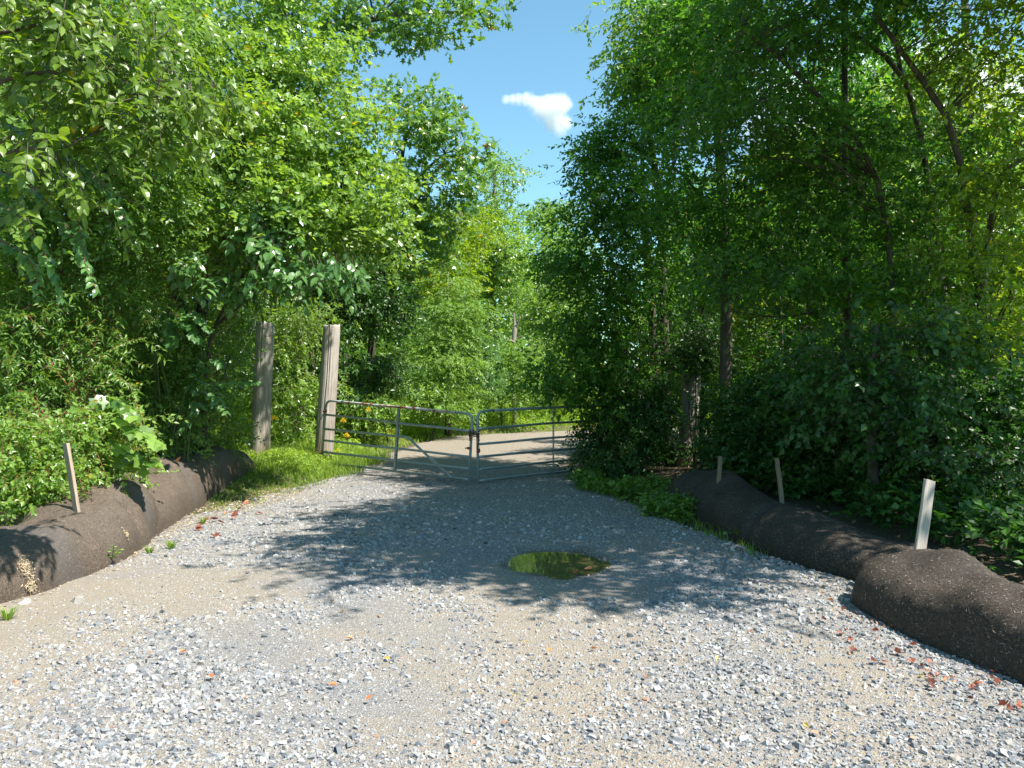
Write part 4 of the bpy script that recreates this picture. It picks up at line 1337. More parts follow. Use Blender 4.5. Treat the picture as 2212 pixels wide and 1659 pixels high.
for i, (px, d, lean, lab) in enumerate((
        (1700, 13.5, -30, "thin sapling stem slanting in the shade between the maple and the upright slim trunk"),
        (1960, 13.0, 10, "thin upright sapling stem seen between the two leaning trunks"),
        (2180, 13.0, 10, "thin sapling stem at the bright outer edge of the wood"),
        (1775, 12.0, -60, "slanting pale stub of a sapling low in the dark undergrowth"))):
    f = foot(px, d)
    plant("sapling", lab, "sapling", f,
          [([f, W(px + lean * 0.4, 700, d), W(px + lean, 400, d)], 0.035, 0.012)],
          [lobe(px + lean, 520, d, 90, 120, .8), lobe(px, 760, d, 110, 100, .8), lobe(px, 900, d, 100, 70, .7)],
          'kite', 'leaf_right', 0.085, 75, 9, nbranch=30, seed=61 + i, **RT)
for i, (px, py, d, rx, ry, lab) in enumerate((
        (1610, 930, 12.5, 90, 110, "small sunlit-spotted shrub behind the stake on the far mound of sock"),
        (1760, 960, 11.0, 90, 90, "low shrub in deep shade behind the middle of the rear sock"),
        (2080, 1000, 9.0, 110, 90, "dark shrub behind the wide stake"),
        (2200, 1050, 7.8, 80, 90, "shaded shrub behind the near sock at the edge of the wood"),
        (1500, 740, 14.6, 50, 70, "dim shrub in front of the outer weathered post"))):
    f = foot(px, d + 0.5)
    plant("shrub", lab, "shrub", f,
          [([f, W(px, py - ry * 0.5, d + .4)], 0.025, 0.008), ([f, W(px + rx * .5, py - ry * 0.4, d + .4)], 0.02, 0.008), ([f, W(px - rx * .5, py - ry * .3, d + .3)], 0.02, 0.008)],
          [lobe(px, py, d + .4, rx, ry, .6), lobe(px + rx * .6, py + 20, d + .4, rx * .7, ry * .7, .5), lobe(px - rx * .6, py + 20, d + .4, rx * .7, ry * .7, .5)],
          'kite', 'leaf_dark', 0.07, 85, 8, 9, 0.24, 0.18, (0.4, 0.4), 'bark', 0.01, 40, 70 + i, flat=0.7)

# ------------------------------------------------------------------ trees farther inside the woods: one prototype each, copied


def woods_tree(seed, mat, h, leaf=0.16, kind='kite', clumps=130, low=1.0):
    rng = np.random.default_rng(seed)
    tm = Mesh()
    tp = spline([(0, 0, -0.2), (rng.normal(0, .15), rng.normal(0, .15), h * .4), (rng.normal(0, .3), rng.normal(0, .3), h * .95)], 10)
    tm.tube(tp, np.linspace(0.14, 0.03, 10), 8)
    c = np.c_[rng.normal(0, 1, (clumps, 2)), rng.uniform(low, h, clumps)]
    wdt = 1.7 * np.sin(np.clip((c[:, 2] - low + 0.6) / (h - low + 0.8), 0, 1) * math.pi) ** 0.6
    c[:, :2] = norm(c[:, :2]) * (np.sqrt(rng.uniform(0.1, 1, clumps)) * wdt)[:, None]
    for i in range(0, clumps, 3):
        j = int(np.clip(c[i, 2] / h * 9 - 1, 0, 9))
        tm.tube(spline([tp[j], (tp[j] + c[i]) / 2 + (0, 0, .1), c[i]], 6), np.linspace(0.025, 0.005, 6), 4, caps=False)
    sp = 10
    P = np.repeat(c, sp, axis=0) + rng.normal(0, 1, (clumps * sp, 3)) * (0.34, 0.34, 0.18)
    out = norm(np.c_[P[:, :2], np.zeros(len(P))] + rng.normal(0, .6, (len(P), 3)) * (1, 1, 0))
    dr = rng.normal(0.45, 0.4, len(P))
    D = np.c_[out[:, :2] * np.cos(dr)[:, None], -np.sin(dr)]
    O, Rm, sc = sprays_to_leaves(P, D, np.array((0, 0, 1.0)) + rng.normal(0, .3, P.shape), rng, 7, 0.42, leaf)
    t = np.clip(0.4 * np.repeat(rng.uniform(0, 1, clumps), sp * 7) + 0.6 * rng.uniform(0, 1, len(O)), 0, .98)
    return tm.build("trunk", M['bark'], True), leaf_mesh("crown", O, Rm, sc, kind, M[mat], t)


PROTO = [woods_tree(201, 'leaf_mid', 9.5), woods_tree(202, 'leaf_bright', 8.0), woods_tree(203, 'leaf_right', 10.5), woods_tree(204, 'leaf_yellow', 7.0, low=0.6)]


def stand(name, label, group, spots):
    for x, y, s, k, a in spots:
        z = float(ground_z([(x, y)])[0])
        r = thing(name, label, "tree", (x, y, z), group)
        r.rotation_euler = (0, 0, a)
        r.scale = (s, s, s)
        t = put("trunk", PROTO[k][0], r)
        c = put("crown", PROTO[k][1], r)
        c["kind"] = "stuff"


rs = np.random.default_rng(77)
stand("woodland_tree", "one of the trees packed in the woods behind the posts and sock", "trees inside the woods behind the posts",
      [(-7.5, 12.5, .8, 0, 1), (-9.5, 14.5, 1, 2, 2), (-7.2, 16.8, 1, 0, 3), (-9, 19, 1.1, 2, .5), (-6.6, 21.5, 1, 0, 4), (-12, 17, 1.1, 1, 1.3), (-7.5, 26, 1.1, 2, 2.2),
       (-10, 24, 1.2, 0, 5), (-8.3, 10.2, .85, 1, 3.3), (-6.2, 27.5, .9, 0, 1.1), (-11.2, 12, 1, 2, .2), (-13, 29, 1.3, 2, .9), (-9.5, 32, 1.2, 0, 2.9)])
stand("woodland_tree", "one of the sunlit trees glowing through the wood behind the slim trunks", "trees inside the woods behind the slim trunks",
      [(8.5, 14.5, 1, 1, 0.4), (6.0, 16.5, 1, 3, 1.4), (11, 17.5, 1.1, 3, 2.4), (9, 20, 1.2, 1, 3.4), (13.5, 21, 1.3, 3, 4.4), (11, 23.5, 1.2, 2, 5.4), (12, 26, 1.3, 1, .9),
       (8.2, 18.0, 1.0, 2, 1.9), (16, 25, 1.3, 3, 2.9), (9.5, 11.8, .75, 3, 3.9), (4.7, 19.2, .66, 2, 1.0), (6.3, 21.6, .75, 0, 2.1), (5.6, 23.6, .7, 2, 3.0), (7.6, 19.8, .8, 0, .3), (4.0, 20.8, .55, 0, 4.0)])

# ------------------------------------------------------------------ far woodland: one mass
rw = np.random.default_rng(90)
nfar = 145
fx = rw.uniform(-60, 60, nfar)
fy = rw.uniform(44, 82, nfar)
fx[:50] = rw.uniform(-45, 50, 50)
fy[:50] = rw.uniform(42, 52, 50)
gap = (np.abs(fx - 2.5) < 4.5) & (fy < 60)
fy = np.where(gap, fy + 22, fy)
fh = rw.uniform(9, 14, nfar)
fx[-26:] = rw.uniform(-14, 11, 26)
fy[-26:] = rw.uniform(46, 60, 26)
fh[-26:] = rw.uniform(7.5, 10.5, 26)
fz = ground_z(np.c_[fx, fy])
Cc, Tm = [], Mesh()
for i in range(nfar):
    m = 30
    z = rw.uniform(0.5, fh[i], m)
    r = 2.4 * np.sin(np.clip((z + 1) / (fh[i] + 1.2), 0, 1) * math.pi) ** 0.5
    a = rw.uniform(0, 6.28, m)
    q = np.sqrt(rw.uniform(0.2, 1, m))
    Cc.append(np.c_[fx[i] + r * q * np.cos(a), fy[i] + r * q * np.sin(a), fz[i] + z])
    Tm.tube(np.array(((fx[i], fy[i], fz[i] - .2), (fx[i] + rw.normal(0, .3), fy[i], fz[i] + fh[i] * .9))), (0.18, 0.05), 5, caps=False)
Cc = np.concatenate(Cc)
sp = 5
P = np.repeat(Cc, sp, axis=0) + rw.normal(0, 1, (len(Cc) * sp, 3)) * (0.7, 0.7, 0.35)
out = norm(rw.normal(0, 1, P.shape) * (1, 1, 0) + (0.3, -0.6, 0))
dr = rw.normal(0.4, .4, len(P))
D = np.c_[out[:, :2] * np.cos(dr)[:, None], -np.sin(dr)]
O, Rm, sc = sprays_to_leaves(P, D, np.array((0, 0, 1.0)) + rw.normal(0, .3, P.shape), rw, 4, 0.9, 0.5)
t = np.clip(0.45 * np.repeat(rw.uniform(0, 1, len(Cc)), sp * 4) + 0.55 * rw.uniform(0, 1, len(O)), 0, .98)
far = put("far_woodland", leaf_mesh("far_woodland", O, Rm, sc, 'kite', M['leaf_far'], t))
tag(far, "green mass of woodland rising behind the meadow and the road bend", "woodland", None, "stuff")
tk = put("far_trunks", Tm.build("far_trunks", M['bark_grey'], True), far)
tk["kind"] = "stuff"


# ------------------------------------------------------------------ grass and low plants
def blades(name, P, hgt, width, mat, rng, lean=0.35, label=None, cat=None, parent=None, leafy=0):
    n = len(P)
    z = np.maximum(ground_z(P), np.where(road_dist(P) < 0, road_z(P), -9)) - 0.01
    a = rng.uniform(0, 6.28, n)
    h = hgt * rng.uniform(0.5, 1.2, n)
    ln = rng.normal(lean, 0.25, n) * h
    side = np.c_[-np.sin(a), np.cos(a), np.zeros(n)] * (width * rng.uniform(.6, 1.3, n))[:, None]
    fw = np.c_[np.cos(a), np.sin(a), np.zeros(n)]
    b = np.c_[P, z]
    upv = np.array((0, 0, 1.0))
    m = b + fw * (ln * 0.3)[:, None] + upv * (h * 0.6)[:, None]
    tp = b + fw * ln[:, None] + upv * (h * 0.95)[:, None]
    V = np.stack([b - side, b + side, m + side * .7, m - side * .7, tp], axis=1)
    T = np.array([(0, 1, 2), (0, 2, 3), (3, 2, 4)])[None] + (np.arange(n) * 5)[:, None, None]
    me = mesh_np(name, V.reshape(-1, 3), T.reshape(-1, 3), mat, np.repeat(rng.uniform(0, .995, n), 5))
    o = put(name, me, parent)
    o["kind"] = "stuff"
    if label:
        tag(o, label, cat)
    return o


rg = np.random.default_rng(5)


def area_pts(n, x0, x1, y0, y1, dmin, dmax, rng, dens_seed=None, thr=0.0):
    P = np.c_[rng.uniform(x0, x1, n), rng.uniform(y0, y1, n)]
    d = road_dist(P)
    k = (d > dmin + (lum(P, 1.7, 9) - .5) * 0.5) & (d < dmax)
    if dens_seed is not None:
        k &= lum(P, 1.1, dens_seed) > thr
    return P[k], d[k]


# short verge grass by the posts and along the sock foot
P, d = area_pts(46000, -6.5, -2.8, 9.8, 19, -0.15, 2.4, rg)
k = (P[:, 1] > 10.6 + (lum(P, 2.0, 4) - .5) * 2.2) | (rg.uniform(0, 1, len(P)) < 0.04)
k &= rg.uniform(0, 1, len(P)) < smooth(d, -0.1, 0.5) * 0.75 + 0.2
P = P[k]
hh = 0.06 + (0.10 * smooth(road_dist(P), 0.1, 1.6) + 0.24 * smooth(P[:, 1], 13.5, 16)) * smooth(P[:, 1], 12, 15.5)
blades("verge_grass", P, hh, 0.006, M['grass'], rg, 0.5, "short bright grass on the verge between the posts and the gravel", "grass")
# tall meadow beyond the gate
P, d = area_pts(108000, -11, 14, 17.5, 44, 0.15, 14, rg)
k = ~((P[:, 0] > 1.0) & (P[:, 1] < 30)) & (P[:, 0] < 14) & (rg.uniform(0, 1, len(P)) < 1.1 - 0.022 * (P[:, 1] - 17))
P, d = P[k], d[k]
hm = 0.14 + (0.8 + 0.65 * smooth(P[:, 1], 19, 26)) * smooth(d, 0.9, 3.2) * (0.55 + 0.7 * lum(P, .5, 6))
blades("meadow_grass", P, hm, 0.013, M['leaf_meadow'], rg, 0.3, "tall sunlit meadow grass and weeds beyond the gate", "grass")
# leafy meadow weeds
P, d = area_pts(9000, -9, 12, 18, 40, 0.9, 12, rg, 8, 0.35)
k = ~((P[:, 0] > 0.5) & (P[:, 1] < 31))
P, d = P[k], d[k]
hw = (0.3 + (0.7 + 0.5 * smooth(P[:, 1], 19, 26)) * smooth(d, 1, 3.5)) * rg.uniform(.5, 1.1, len(P))
reps = 5
C3 = np.repeat(np.c_[P, ground_z(P)], reps, axis=0)
C3[:, 2] += np.repeat(hw, reps) * np.tile(np.linspace(0.3, 1, reps), len(P))
a = rg.uniform(0, 6.28, len(C3))
D = np.c_[np.cos(a), np.sin(a), rg.normal(0.1, .4, len(C3))]
O, Rm, sc = sprays_to_leaves(C3, D, np.array((0, 0, 1.0)) + rg.normal(0, .4, C3.shape), rg, 3, 0.07, 0.12)
o = put("meadow_weeds", leaf_mesh("meadow_weeds", O, Rm, sc, 'kite', M['leaf_meadow'], rg.uniform(0, .98, len(O))))
tag(o, "leafy weeds standing among the meadow grass beyond the gate", "weeds", None, "stuff")
# grass at the right verge and dark woodland plants under the trees
P, d = area_pts(9000, 1.0, 4.2, 7.6, 15, 0.0, 1.0, rg)
blades("verge_grass", P[:2600], 0.13, 0.006, M['grass'], rg, 0.6, "thin shaded grass where the rear sock meets the gravel", "grass")


def ground_cover(name, label, cat, P, leaf, mat, hgt, rng, kind='kiter', per=4, reps=2):
    C3 = np.repeat(np.c_[P, ground_z(P)], reps, axis=0)
    C3[:, 2] += hgt * rng.uniform(.2, 1, len(C3))
    a = rng.uniform(0, 6.28, len(C3))
    D = np.c_[np.cos(a), np.sin(a), rng.normal(0.15, .25, len(C3))]
    O, Rm, sc = sprays_to_leaves(C3, D, np.array((0, 0, 1.0)) + rng.normal(0, .3, C3.shape), rng, per, leaf * 1.2, leaf)
    o = put(name, leaf_mesh(name, O, Rm, sc, kind, M[mat], rng.uniform(0, .98, len(O))))
    tag(o, label, cat, None, "stuff")
    return o


P, d = area_pts(5200, 0.9, 3.0, 8.6, 14.5, -0.05, 0.9, rg, 18, 0.46)
ground_cover("verge_weeds", "low leafy weeds in a bright patch between the gravel and the rear sock", "weeds", P[:520], 0.065, 'leaf_mid', 0.30, rg)
P, d = area_pts(9000, 2.6, 13, 3.6, 19, 0.4, 11, rg, 14, 0.30)
P = P[P[:, 0] > 3.75 - 0.12 * np.maximum(0, P[:, 1] - 7)]
ground_cover("undergrowth", "dark leafy undergrowth on the forest floor behind the rear sock", "undergrowth", P[:3300], 0.08, 'leaf_dark', 0.5, rg)
P, d = area_pts(2600, 3.9, 7.2, 3.4, 11.5, 0.4, 6, rg)
P = P[P[:, 0] > 4.0 - 0.14 * np.maximum(0, P[:, 1] - 6.3) + 0.35 * np.maximum(0, 5.6 - P[:, 1])]
ground_cover("undergrowth", "knee-high dark weeds crowding against the near and rear sock", "undergrowth", P[:1500], 0.085, 'leaf_dark', 0.42, rg, reps=3)
P, d = area_pts(6000, -14, -4.6, 6.5, 24, 0.9, 11, rg, 15, 0.35)
P = P[P[:, 0] < -5.6 + 0.3 * (lum(P, 2, 1) - .5)]
ground_cover("undergrowth", "leafy undergrowth on the bank behind the mesh sock and posts", "undergrowth", P[:2400], 0.08, 'leaf_mid', 0.5, rg)
# grass and weeds at the feet of the posts
P, d = area_pts(3000, -6.2, -3.4, 14.5, 19, 0.5, 3, rg)
ground_cover("verge_weeds", "knee-high weeds around the feet of the two weathered posts", "weeds", P[:1000], 0.06, 'leaf_meadow', 0.34, rg, 'ovate')
# leaf litter
P, d = area_pts(26000, 2.7, 16, 4, 24, 0.1, 14, rg)
P = P[:9000]
O = np.c_[P, ground_z(P) + 0.012]
n = len(P)
Rm = rot_z(rg.uniform(0, 6.28, n)) @ rot_x(rg.normal(0, .35, n)) @ rot_y(rg.normal(0, .35, n))
o = put("leaf_litter", leaf_mesh("leaf_litter", O, Rm, rg.uniform(.04, .09, n), 'kite', M['litter'], rg.uniform(0, .98, n)))
tag(o, "brown leaf litter on the shaded forest floor", "leaf litter", None, "stuff")
# straw and chaff between the sock and the gravel on the sunny side
P, d = area_pts(40000, -5.4, -3.0, 4.6, 13, -0.55, 0.45, rg)
k = (P[:, 0] < -3.0 - 0.12 * np.maximum(0, P[:, 1] - 9)) & (rg.uniform(0, 1, len(P)) < 1 - smooth(-road_dist(P), 0.1, 0.7))
P = P[k][:4200]
n = len(P)
O = np.c_[P, np.maximum(ground_z(P), road_z(P)) + 0.010]
Rm = rot_z(rg.uniform(0, 6.28, n)) @ rot_x(rg.normal(0, .2, n)) @ rot_y(rg.normal(0, .3, n))
o = put("straw_litter", leaf_mesh("straw_litter", O, Rm, rg.uniform(.02, .065, n), 'lance', M['straw'], rg.uniform(0, .98, n)))
tag(o, "pale straw and chaff strewn along the foot of the sunny sock", "straw litter", None, "stuff")


def tuft(x, y, h, label, group, seed):
    rng = np.random.default_rng(seed)
    z = float(max(ground_z([(x, y)])[0], road_z([(x, y)])[0]))
    r = thing("grass_tuft", label, "grass tuft", (x, y, z), group)
    n = 40
    a = rng.uniform(0, 6.28, n)
    hh = h * rng.uniform(.5, 1.1, n)
    ln = rng.uniform(.3, 1.1, n) * hh
    fw = np.c_[np.cos(a), np.sin(a), np.zeros(n)]
    sd_ = np.c_[-np.sin(a), np.cos(a), np.zeros(n)] * 0.004
    b = fw * 0.02
    m = b + fw * (ln * .35)[:, None] + np.c_[np.zeros(n), np.zeros(n), hh * .65]
    t_ = b + fw * ln[:, None] + np.c_[np.zeros(n), np.zeros(n), hh * .85]
    V = np.stack([b - sd_, b + sd_, m + sd_, m - sd_, t_], axis=1)
    T = np.array([(0, 1, 2), (0, 2, 3), (3, 2, 4)])[None] + (np.arange(n) * 5)[:, None, None]
    c = put("blades", mesh_np("blades", V.reshape(-1, 3), T.reshape(-1, 3), M['grass'], np.repeat(rng.uniform(.2, .98, n), 5)), r)
    c["kind"] = "stuff"


for i, (px, py, h, lab) in enumerate(((372, 1185, .13, "small grass tuft alone on the gravel just off the foot of the sunny sock"),
                                      (440, 1130, .10, "small grass tuft among fallen leaves by the middle crease of the sunny sock"),
                                      (325, 1195, .09, "tiny grass tuft right at the sock's foot near the torn mesh"),
                                      (1960, 1165, .2, "spindly shaded grass tuft in front of the rear sock") if False else (1600, 1165, .22, "spindly shaded grass tuft in front of the rear sock"),
                                      (20, 1335, .12, "flattened dry grass tuft at the near foot of the sunny sock"))):
    d = F * EYE / (py - HY)
    tuft((px - CX) / F * d, d, h, lab, None, 300 + i)

# goldenrod
for i, (px, py, d, lab) in enumerate(((593, 903, 16.6, "goldenrod bloom just beside the first weathered post"),
                                      (741, 908, 17.5, "goldenrod bloom behind the gate's second rail near its hinge"),
                                      (749, 940, 17.0, "goldenrod bloom low behind the gate's third rail near its hinge"),
                                      (845, 932, 18.0, "brightest goldenrod bloom just beside the upright brace of the gate"),
                                      (730, 975, 16.9, "small low goldenrod behind the gate's fourth rail"),
                                      (795, 885, 20, "goldenrod bloom above the gate's second rail, half hidden in grass"),
                                      (1210, 893, 36, "distant goldenrod across the road at the dark tree's edge"),
                                      (1065, 878, 33, "distant goldenrod across the road above the gate latch"))):
    rng = np.random.default_rng(400 + i)
    tip = W(px, py, d)
    x, y = tip[0] + rng.normal(0, .05), tip[1] + .05
    z0 = float(ground_z([(x, y)])[0])
    B = np.array((x, y, z0))
    r = thing("goldenrod", lab, "flower", B, "goldenrod in the meadow")
    sm = Mesh()
    sm.tube(spline([B, (B + tip) / 2 + (0.02, 0, 0.03), tip], 8), np.linspace(.006, .003, 8), 5)
    put("stem", sm.build("stem", M['stem_green'], True, B), r)
    n = 26
    tt = rng.uniform(.2, .9, n)
    P = B + (tip - B) * tt[:, None]
    a = rng.uniform(0, 6.28, n)
    Rm = frames(np.c_[np.cos(a), np.sin(a), np.full(n, .1)], np.tile((0, 0, 1.0), (n, 1)) + rng.normal(0, .2, (n, 3)))
    c = put("leaves", leaf_mesh("leaves", P - B, Rm, rng.uniform(.06, .12, n), 'lance', M['leaf_meadow'], rng.uniform(0, .98, n)), r)
    c["kind"] = "stuff"
    n = 260
    q = rng.uniform(0, 1, n)
    a = rng.uniform(0, 6.28, n)
    s = 0.45 + d / 60
    P = np.c_[(0.02 + .10 * (1 - q)) * np.cos(a), (.02 + .10 * (1 - q)) * np.sin(a), 0.14 * q - 0.06] * s * rng.uniform(.6, 1.1, (n, 1))
    Rm = frames(norm(rng.normal(0, 1, (n, 3))), rng.normal(0, 1, (n, 3)))
    c = put("flower_head", leaf_mesh("flower_head", P + tip - B, Rm, rng.uniform(.018, .032, n) * s, 'kite', M['flower'], rng.uniform(0, .98, n)), r)
    c["kind"] = "stuff"


# ------------------------------------------------------------------ mesh socks
def sock(name, label, path, hw, hh, creases, seed, group, endcap=(True, True), n=150, mat='sock'):
    """long mulch-filled tube: swept lumpy half-round section with tension folds"""
    rng = np.random.default_rng(seed)
    sp = spline(np.c_[path, np.zeros(len(path))], n)
    s = np.r_[0, np.cumsum(np.linalg.norm(np.diff(sp, axis=0), axis=1))]
    Ltot = s[-1]
    q = s / Ltot
    wv = np.interp(q, np.linspace(0, 1, len(hw)), hw)
    hv = np.interp(q, np.linspace(0, 1, len(hh)), hh)
    endl = 0.45
    cap = np.ones(n)
    if endcap[0]:
        cap *= np.sqrt(np.clip(1 - (1 - np.clip(s / endl, 0, 1)) ** 2, 0.0, 1))
    if endcap[1]:
        cap *= np.sqrt(np.clip(1 - (1 - np.clip((Ltot - s) / endl, 0, 1)) ** 2, 0.0, 1))
    m = 40
    th = np.linspace(-0.12, math.pi + 0.12, m)
    tan = norm(np.gradient(sp, axis=0))
    lat = np.c_[tan[:, 1], -tan[:, 0], np.zeros(n)]
    V = np.zeros((n, m, 3))
    tint = np.zeros((n, m))
    for j, t in enumerate(th):
        cx_ = math.copysign(abs(math.cos(t)) ** 0.85, math.cos(t))
        cz_ = math.copysign(abs(math.sin(t)) ** 0.8, math.sin(t))
        V[:, j] = sp + lat * (cx_ * wv * cap)[:, None]
        V[:, j, 2] += cz_ * hv * cap
    flat = V.reshape(-1, 3)
    nrm = (V - sp[:, None, :])
    nrm[:, :, 2] += 0.02
    nrm = norm(nrm)
    ln = (vnoise(flat, 2.1, seed) - .5) * 0.20 + (vnoise(flat, 5, seed + 1) - .5) * 0.075 + (vnoise(flat, 16, seed + 2) - .5) * 0.022 + (vnoise(flat, 45, seed + 3) - .5) * 0.010
    disp = ln.reshape(n, m)
    for c0, amp, skew, wd in creases:
        amp = amp * 1.5
        off = s[:, None] - c0 - skew * np.cos(th)[None, :]
        g = np.exp(-(off / wd) ** 2)
        disp = disp - amp * g + 0.35 * amp * np.exp(-((np.abs(off) - 2.2 * wd) / wd) ** 2)
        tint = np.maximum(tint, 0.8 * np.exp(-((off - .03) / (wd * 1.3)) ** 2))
        for k in range(3):      # fine pulled ridges fanning out of the crease
            tint = np.maximum(tint, 0.0)
            disp = disp + 0.006 * np.exp(-(off / (wd * 3)) ** 2) * np.sin(off * 70 + k * 2)
    V = V + nrm * (disp * np.minimum(cap, 1)[:, None] * (0.3 + 0.7 * np.clip(np.sin(th), 0, 1))[None, :])[:, :, None]
    gz = np.maximum(ground_z(sp[:, :2]), -0.02)
    V[:, :, 2] += gz[:, None] - 0.02
    B = np.array((sp[n // 2, 0], sp[n // 2, 1], 0))
    root = thing(name, label, "mesh sock", B, group)
    body = put("sock_body", mesh_np("sock_body", V.reshape(-1, 3) - B, grid_faces(m, n), M[mat], tint.ravel(), shade_smooth=True), root)
    # bits of mulch poking through the mesh
    nf = int(3000 * Ltot)
    i = rng.integers(1, n - 1, nf)
    j = rng.integers(1, m - 1, nf)
    a, b = rng.uniform(0, 1, nf)[:, None], rng.uniform(0, 1, nf)[:, None]
    P = V[i, j] + (V[i + 1 - (i == n - 1), j] - V[i, j]) * a + (V[i, np.minimum(j + 1, m - 1)] - V[i, j]) * b
    d1 = V[i + 1 - (i == n - 1), j] - V[i, j]
    d2 = V[i, np.minimum(j + 1, m - 1)] - V[i, j]
    nn = norm(np.cross(d2, d1))
    nn = np.where((np.sum(nn * nrm[i, j], axis=1) < 0)[:, None], -nn, nn)
    a = rng.uniform(0, 6.28, nf)[:, None]
    D = norm(d1) * np.cos(a) + norm(d2) * np.sin(a)
    Rm = frames(D, nn + rng.normal(0, .25, (nf, 3)))
    c = put("mulch_fibres", leaf_mesh("mulch_fibres", P + nn * 0.004 - B, Rm, rng.uniform(.006, .022, nf), 'sliver', M['mulch'], rng.beta(1.2, 1.8, nf)), root)
    c["kind"] = "stuff"
    return root, V, nrm, B, s


SG = "mulch-filled mesh socks edging the gravel"
sockL, VL, NL, BL, sL = sock("mesh_sock", "long sunlit black mesh sock filled with mulch, lying below the leafy bank", 
    [(-5.9, 3.0), (-5.05, 4.5), (-4.48, 5.8), (-4.2, 6.9), (-4.35, 8.0), (-4.68, 9.6), (-4.98, 11.4), (-5.15, 13.2), (-5.1, 14.5)],
    [.5, .5, .5, .5, .5, .5, .5, .48, .42], [.5, .52, .54, .56, .6, .57, .54, .52, .44],
    [(5.6, .07, .10, .07), (8.0, .05, -.10, .06), (9.7, .04, .12, .06), (3.9, .03, .1, .08)], 61, SG, n=220)
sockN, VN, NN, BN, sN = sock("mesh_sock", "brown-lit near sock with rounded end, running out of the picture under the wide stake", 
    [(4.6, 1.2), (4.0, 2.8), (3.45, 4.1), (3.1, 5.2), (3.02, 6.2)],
    [.56, .56, .55, .54, .49], [.56, .56, .56, .49, .42], [(3.4, .05, .12, .08)], 62, SG, n=160, mat='sock_shaded')
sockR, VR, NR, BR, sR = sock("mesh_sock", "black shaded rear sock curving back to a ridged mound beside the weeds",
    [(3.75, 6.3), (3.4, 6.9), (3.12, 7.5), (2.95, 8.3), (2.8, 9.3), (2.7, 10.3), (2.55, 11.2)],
    [.36, .42, .46, .46, .45, .46, .45], [.16, .25, .33, .37, .38, .42, .44], [(2.3, .04, .1, .07), (3.7, .05, -.12, .06), (4.1, .03, .1, .05), (4.5, .03, .1, .05)], 63, SG, n=170, mat='sock_shaded')

# torn spots where straw-coloured mulch shows
for (px, py, w_, h_) in ((60, 1222, .06, .11), (72, 1262, .05, .05), (270, 1148, .03, .05)):
    best = None
    fl = VL.reshape(-1, 3)
    d = fl[:, 1]
    sx = CX + fl[:, 0] / d * F
    sy = HY + (EYE - fl[:, 2]) / d * F
    e = (sx - px) ** 2 + (sy - py) ** 2 + d * 4
    kmin = int(np.argmin(e))
    c0 = fl[kmin]
    nn0 = NL.reshape(-1, 3)[kmin]
    rng = np.random.default_rng(int(px))
    n = 130
    tg = norm(np.cross(nn0, (0, 0, 1.0))[None])[0]
    bt = np.cross(nn0, tg)
    P = c0 + tg * (rng.normal(0, w_ / 2, n))[:, None] + bt * (rng.normal(0, h_ / 2, n))[:, None] + nn0 * rng.uniform(.004, .016, n)[:, None]
    a = rng.uniform(0, 6.28, n)[:, None]
    Rm = frames(tg * np.cos(a) + bt * np.sin(a), nn0 + rng.normal(0, .35, (n, 3)))
    c = put("torn_patch", leaf_mesh("torn_patch", P - BL, Rm, rng.uniform(.015, .04, n), 'lance', M['straw'], rng.uniform(0, .98, n)), sockL)
    c["kind"] = "stuff"
    c["label"] = "torn hole in the mesh showing tan mulch"


def on_sock(VV, NNm, px, py):
    fl = VV.reshape(-1, 3)
    d = fl[:, 1]
    sx = CX + fl[:, 0] / np.maximum(d, .5) * F
    sy = HY + (EYE - fl[:, 2]) / np.maximum(d, .5) * F
    e = (sx - px) ** 2 + (sy - py) ** 2 + d * 6
    k = int(np.argmin(e))
    return fl[k], NNm.reshape(-1, 3)[k]


# seedling growing out of the sunny sock
c0, n0 = on_sock(VL, NL, 243, 1205)
frond = frond_plant("seedling", "small seedling sprouting from the side of the sunny sock", "plant", (c0[0], c0[1]),
                    [[c0, c0 + (0.03, -.04, .07), c0 + (.05, -.07, .13)], [c0, c0 + (.06, -.02, .06), c0 + (.1, -.04, .09)]], 'lance', 'leaf_hemlock', .055, .02, 46, 'stem_green', 2, 60, .003, foot_r=0)
# ------------------------------------------------------------------ stakes


def stake(label, p0, p1, w_, t_, turn, mat, group="wooden stakes driven into the socks"):
    p0, p1 = np.array(p0), np.array(p1)
    ax = p1 - p0
    p0 = p0 - ax / np.linalg.norm(ax) * 0.3
    L_ = np.linalg.norm(p1 - p0)
    me = bpy.data.meshes.new("wooden_stake")
    rng = np.random.default_rng(int(L_ * 1000))
    rings = []
    zs = np.linspace(0, L_, 14)
    b = 0.12 * min(w_, t_)
    prof = [(-w_ / 2 + b, -t_ / 2), (w_ / 2 - b, -t_ / 2), (w_ / 2, -t_ / 2 + b), (w_ / 2, t_ / 2 - b), (w_ / 2 - b, t_ / 2), (-w_ / 2 + b, t_ / 2), (-w_ / 2, t_ / 2 - b), (-w_ / 2, -t_ / 2 + b)]
    V, Q = [], []
    for i, z in enumerate(zs):
        bow = 0.006 * math.sin(z / L_ * 3)
        for x, y in prof:
            V.append((x + bow + rng.normal(0, .0008), y + rng.normal(0, .0008), z + (rng.normal(0, .004) if i == 13 else 0)))
    for i in range(13):
        for j in range(8):
            k = (j + 1) % 8
            Q.append((i * 8 + j, i * 8 + k, (i + 1) * 8 + k, (i + 1) * 8 + j))
    Q.append(tuple(13 * 8 + j for j in range(8)))
    me.from_pydata(V, [], Q)
    me.materials.append(mat)
    o = put("wooden_stake", me, None, p0)
    o.rotation_mode = 'QUATERNION'
    o.rotation_quaternion = Vector((0, 0, 1)).rotation_difference(Vector(ax)) @ Matrix.Rotation(turn, 3, 'Z').to_quaternion()
    tag(o, label, "stake", group)
    return o


